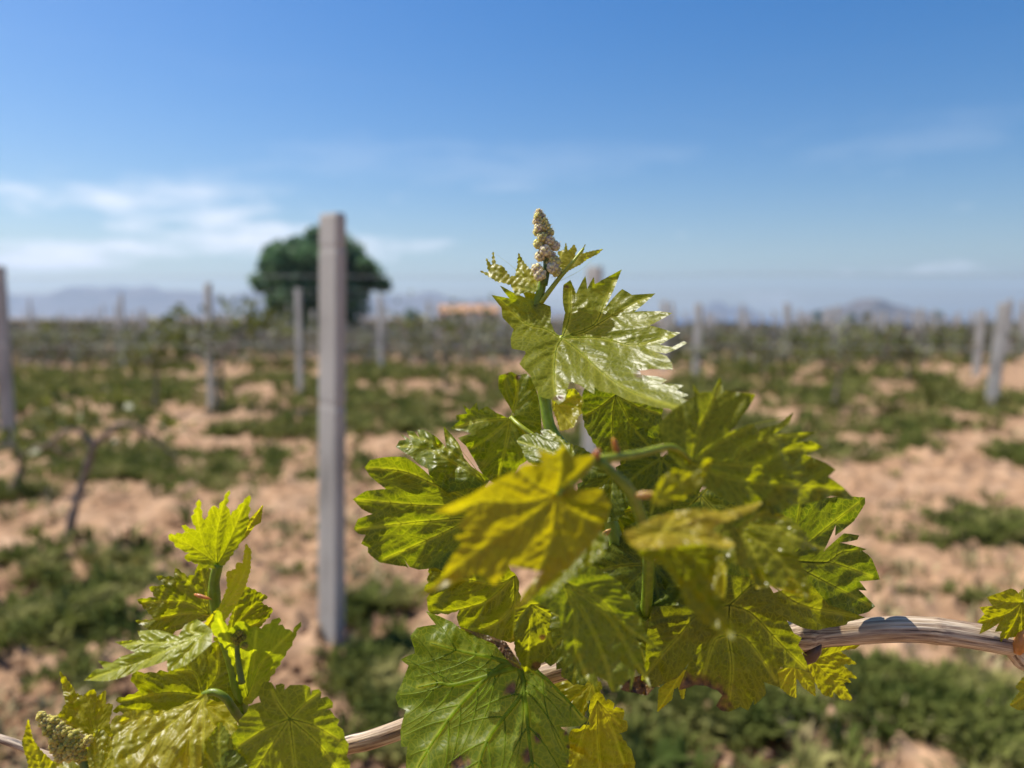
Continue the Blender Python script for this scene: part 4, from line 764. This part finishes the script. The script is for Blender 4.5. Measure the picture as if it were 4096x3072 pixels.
# ---- shoot on the right edge
leaf(fp('F', '1163 546 1202 490 1188 440 1262 420 1248 362 1342 322 1410 298 1452 312 1492 362 1522 450 1532 560 1492 642 1440 662 1400 672 1346 708 1334 650 1340 622 1300 616 1312 570 1250 602 1184 628 1192 570'), J('F', 1500, 400), .297, (.05, -.97, .1), YELLOW, V_('F', '1400 480 1280 520 1180 550', '1450 540 1360 690', '1400 400 1260 370', '1500 520 1500 630'), cup=-.1, wave=.0018, bulge=.0009, label='small yellow toothed leaf at the right edge above the cane', density=2200, vein_gain=.5)
leaf(fp('F', '1480 345 1514 300 1600 240 1660 300 1640 420 1560 420'), J('F', 1500, 380), .30, (0, -.8, .5), PALE, serr=.1, label='pale leaf cut by the right edge', density=900)
leaf(fp('F', '1423 1172 1472 1082 1460 1040 1516 978 1620 980 1680 1120 1620 1200 1480 1208'), J('F', 1640, 1010), .30, (0, -.8, .5), (.11, .13, .012), wave=.001, label='dark leaf cut by the right edge below the cane', density=1100)
stem([(*J('F', 1560, 780), .30), (*J('F', 1540, 600), .30), (*J('F', 1505, 395), .298)], .002, .0009, (.2, .2, .03), 'petiole', 16)

# ---- flower clusters: woolly bud balls on a short axis
def cluster(balls, f, d, cols, label, axis, seed, k=1.0):
    rs = np.random.RandomState(seed)
    ax = catmull([at(*J(f, *p), d+.001) for p in axis], 16); V, F = tube(ax, np.linspace(.0016, .0009, 16)*k, 8)
    root = mesh('flower_cluster', rel(V), F, [M_STEM], VINE); root.color = (.10, .16, .02, 1); root['label'] = label
    bmi = bmesh.new(); bmesh.ops.create_icosphere(bmi, subdivisions=2, radius=1); iv = np.array([v.co for v in bmi.verts]); jf = np.array([[v.index for v in fc.verts] for fc in bmi.faces]); bmi.free()
    hairs = []
    core = []
    for (x, y, r, dz) in balls:
        c = at(*J(f, x, y), d+dz*.0001); R_ = 1.04*r*FR[f][2]/FPX*d
        parts = []
        m = 18
        for i in range(m):                          # each ball is a knot of tiny buds
            ph = math.acos(1-2*(i+.5)/m); tt = i*2.39996+rs.uniform(0, .4); dv = np.array((math.sin(ph)*math.cos(tt), math.sin(ph)*math.sin(tt), math.cos(ph)))
            nzv = Noise(seed+i, .5, 6, 3); rr3 = R_*rs.uniform(.34, .48)
            parts.append((c+dv*R_*.70+iv*rr3*(1+.10*nzv(iv))[:, None], jf))
        V, F = join(parts); o = mesh('bud', rel(V), F, [M_BUD], root); cc = cols[rs.randint(len(cols))]; o.color = (*cc, 1)
        for i in range(36):
            dv = rs.normal(size=3); dv /= np.linalg.norm(dv); p = c+dv*R_*.95; q_ = p+dv*R_*.35+rs.normal(0, R_*.18, 3)
            hairs.append(tube([p, (p+q_)/2+rs.normal(0, R_*.1, 3), q_], [6e-5, 6e-5, 3e-5], 3, caps=False))
    V, F = join(hairs); o = mesh('wool', rel(V), F, [M_WOOL], root); o.color = (.82, .66, .36, 1) if seed == 50 else (.50, .40, .12, 1); o['kind'] = 'stuff'
WOOL = [(.80, .66, .33), (.84, .71, .42), (.68, .62, .22), (.82, .66, .36)]
cluster([(655, 180, 24, 0), (648, 215, 30, -4), (680, 215, 26, 5), (640, 255, 30, 0), (690, 250, 32, -5), (655, 295, 34, -8), (705, 290, 36, 0), (640, 330, 28, 6), (735, 330, 32, 3), (680, 365, 36, -12), (735, 390, 36, -6), (650, 415, 36, -4), (690, 420, 30, 8), (775, 430, 36, 6), (700, 465, 44, -14), (665, 510, 36, -4), (745, 500, 34, 2), (775, 545, 42, -6), (640, 600, 38, -6), (660, 640, 46, -10), (760, 590, 44, -8), (785, 620, 38, 2), (720, 560, 26, 10)], 'B', .305, WOOL, 'cream woolly flower cluster at the tip of the main shoot', [(690, 720), (712, 600), (705, 480), (680, 330), (655, 190)], 50)
cluster([(235, 1365, 26, 0), (258, 1395, 34, 0), (300, 1400, 34, 3), (285, 1440, 38, -3), (335, 1440, 38, 0), (320, 1490, 42, -6), (370, 1470, 40, 2), (410, 1490, 40, 4), (380, 1530, 44, -6), (325, 1545, 40, 0), (440, 1540, 40, 0), (400, 1580, 40, -4), (460, 1590, 38, 4), (350, 1590, 36, 4), (500, 1500, 26, 6)], 'G', .278, [(.52, .42, .09), (.58, .47, .13), (.44, .38, .07)], 'tan flower cluster at the bottom left', [(520, 1720), (440, 1560), (330, 1470), (240, 1370)], 60, 1.2)
cluster([(1330, 910, 26, 0), (1355, 890, 22, -4), (1375, 920, 20, 0), (1340, 940, 22, 3), (1385, 965, 18, -5)], 'G', .272, [(.22, .22, .03), (.30, .28, .05)], 'small green bud knot in the cupped left leaf', [(1370, 1180), (1345, 1020), (1345, 920)], 70, .8)
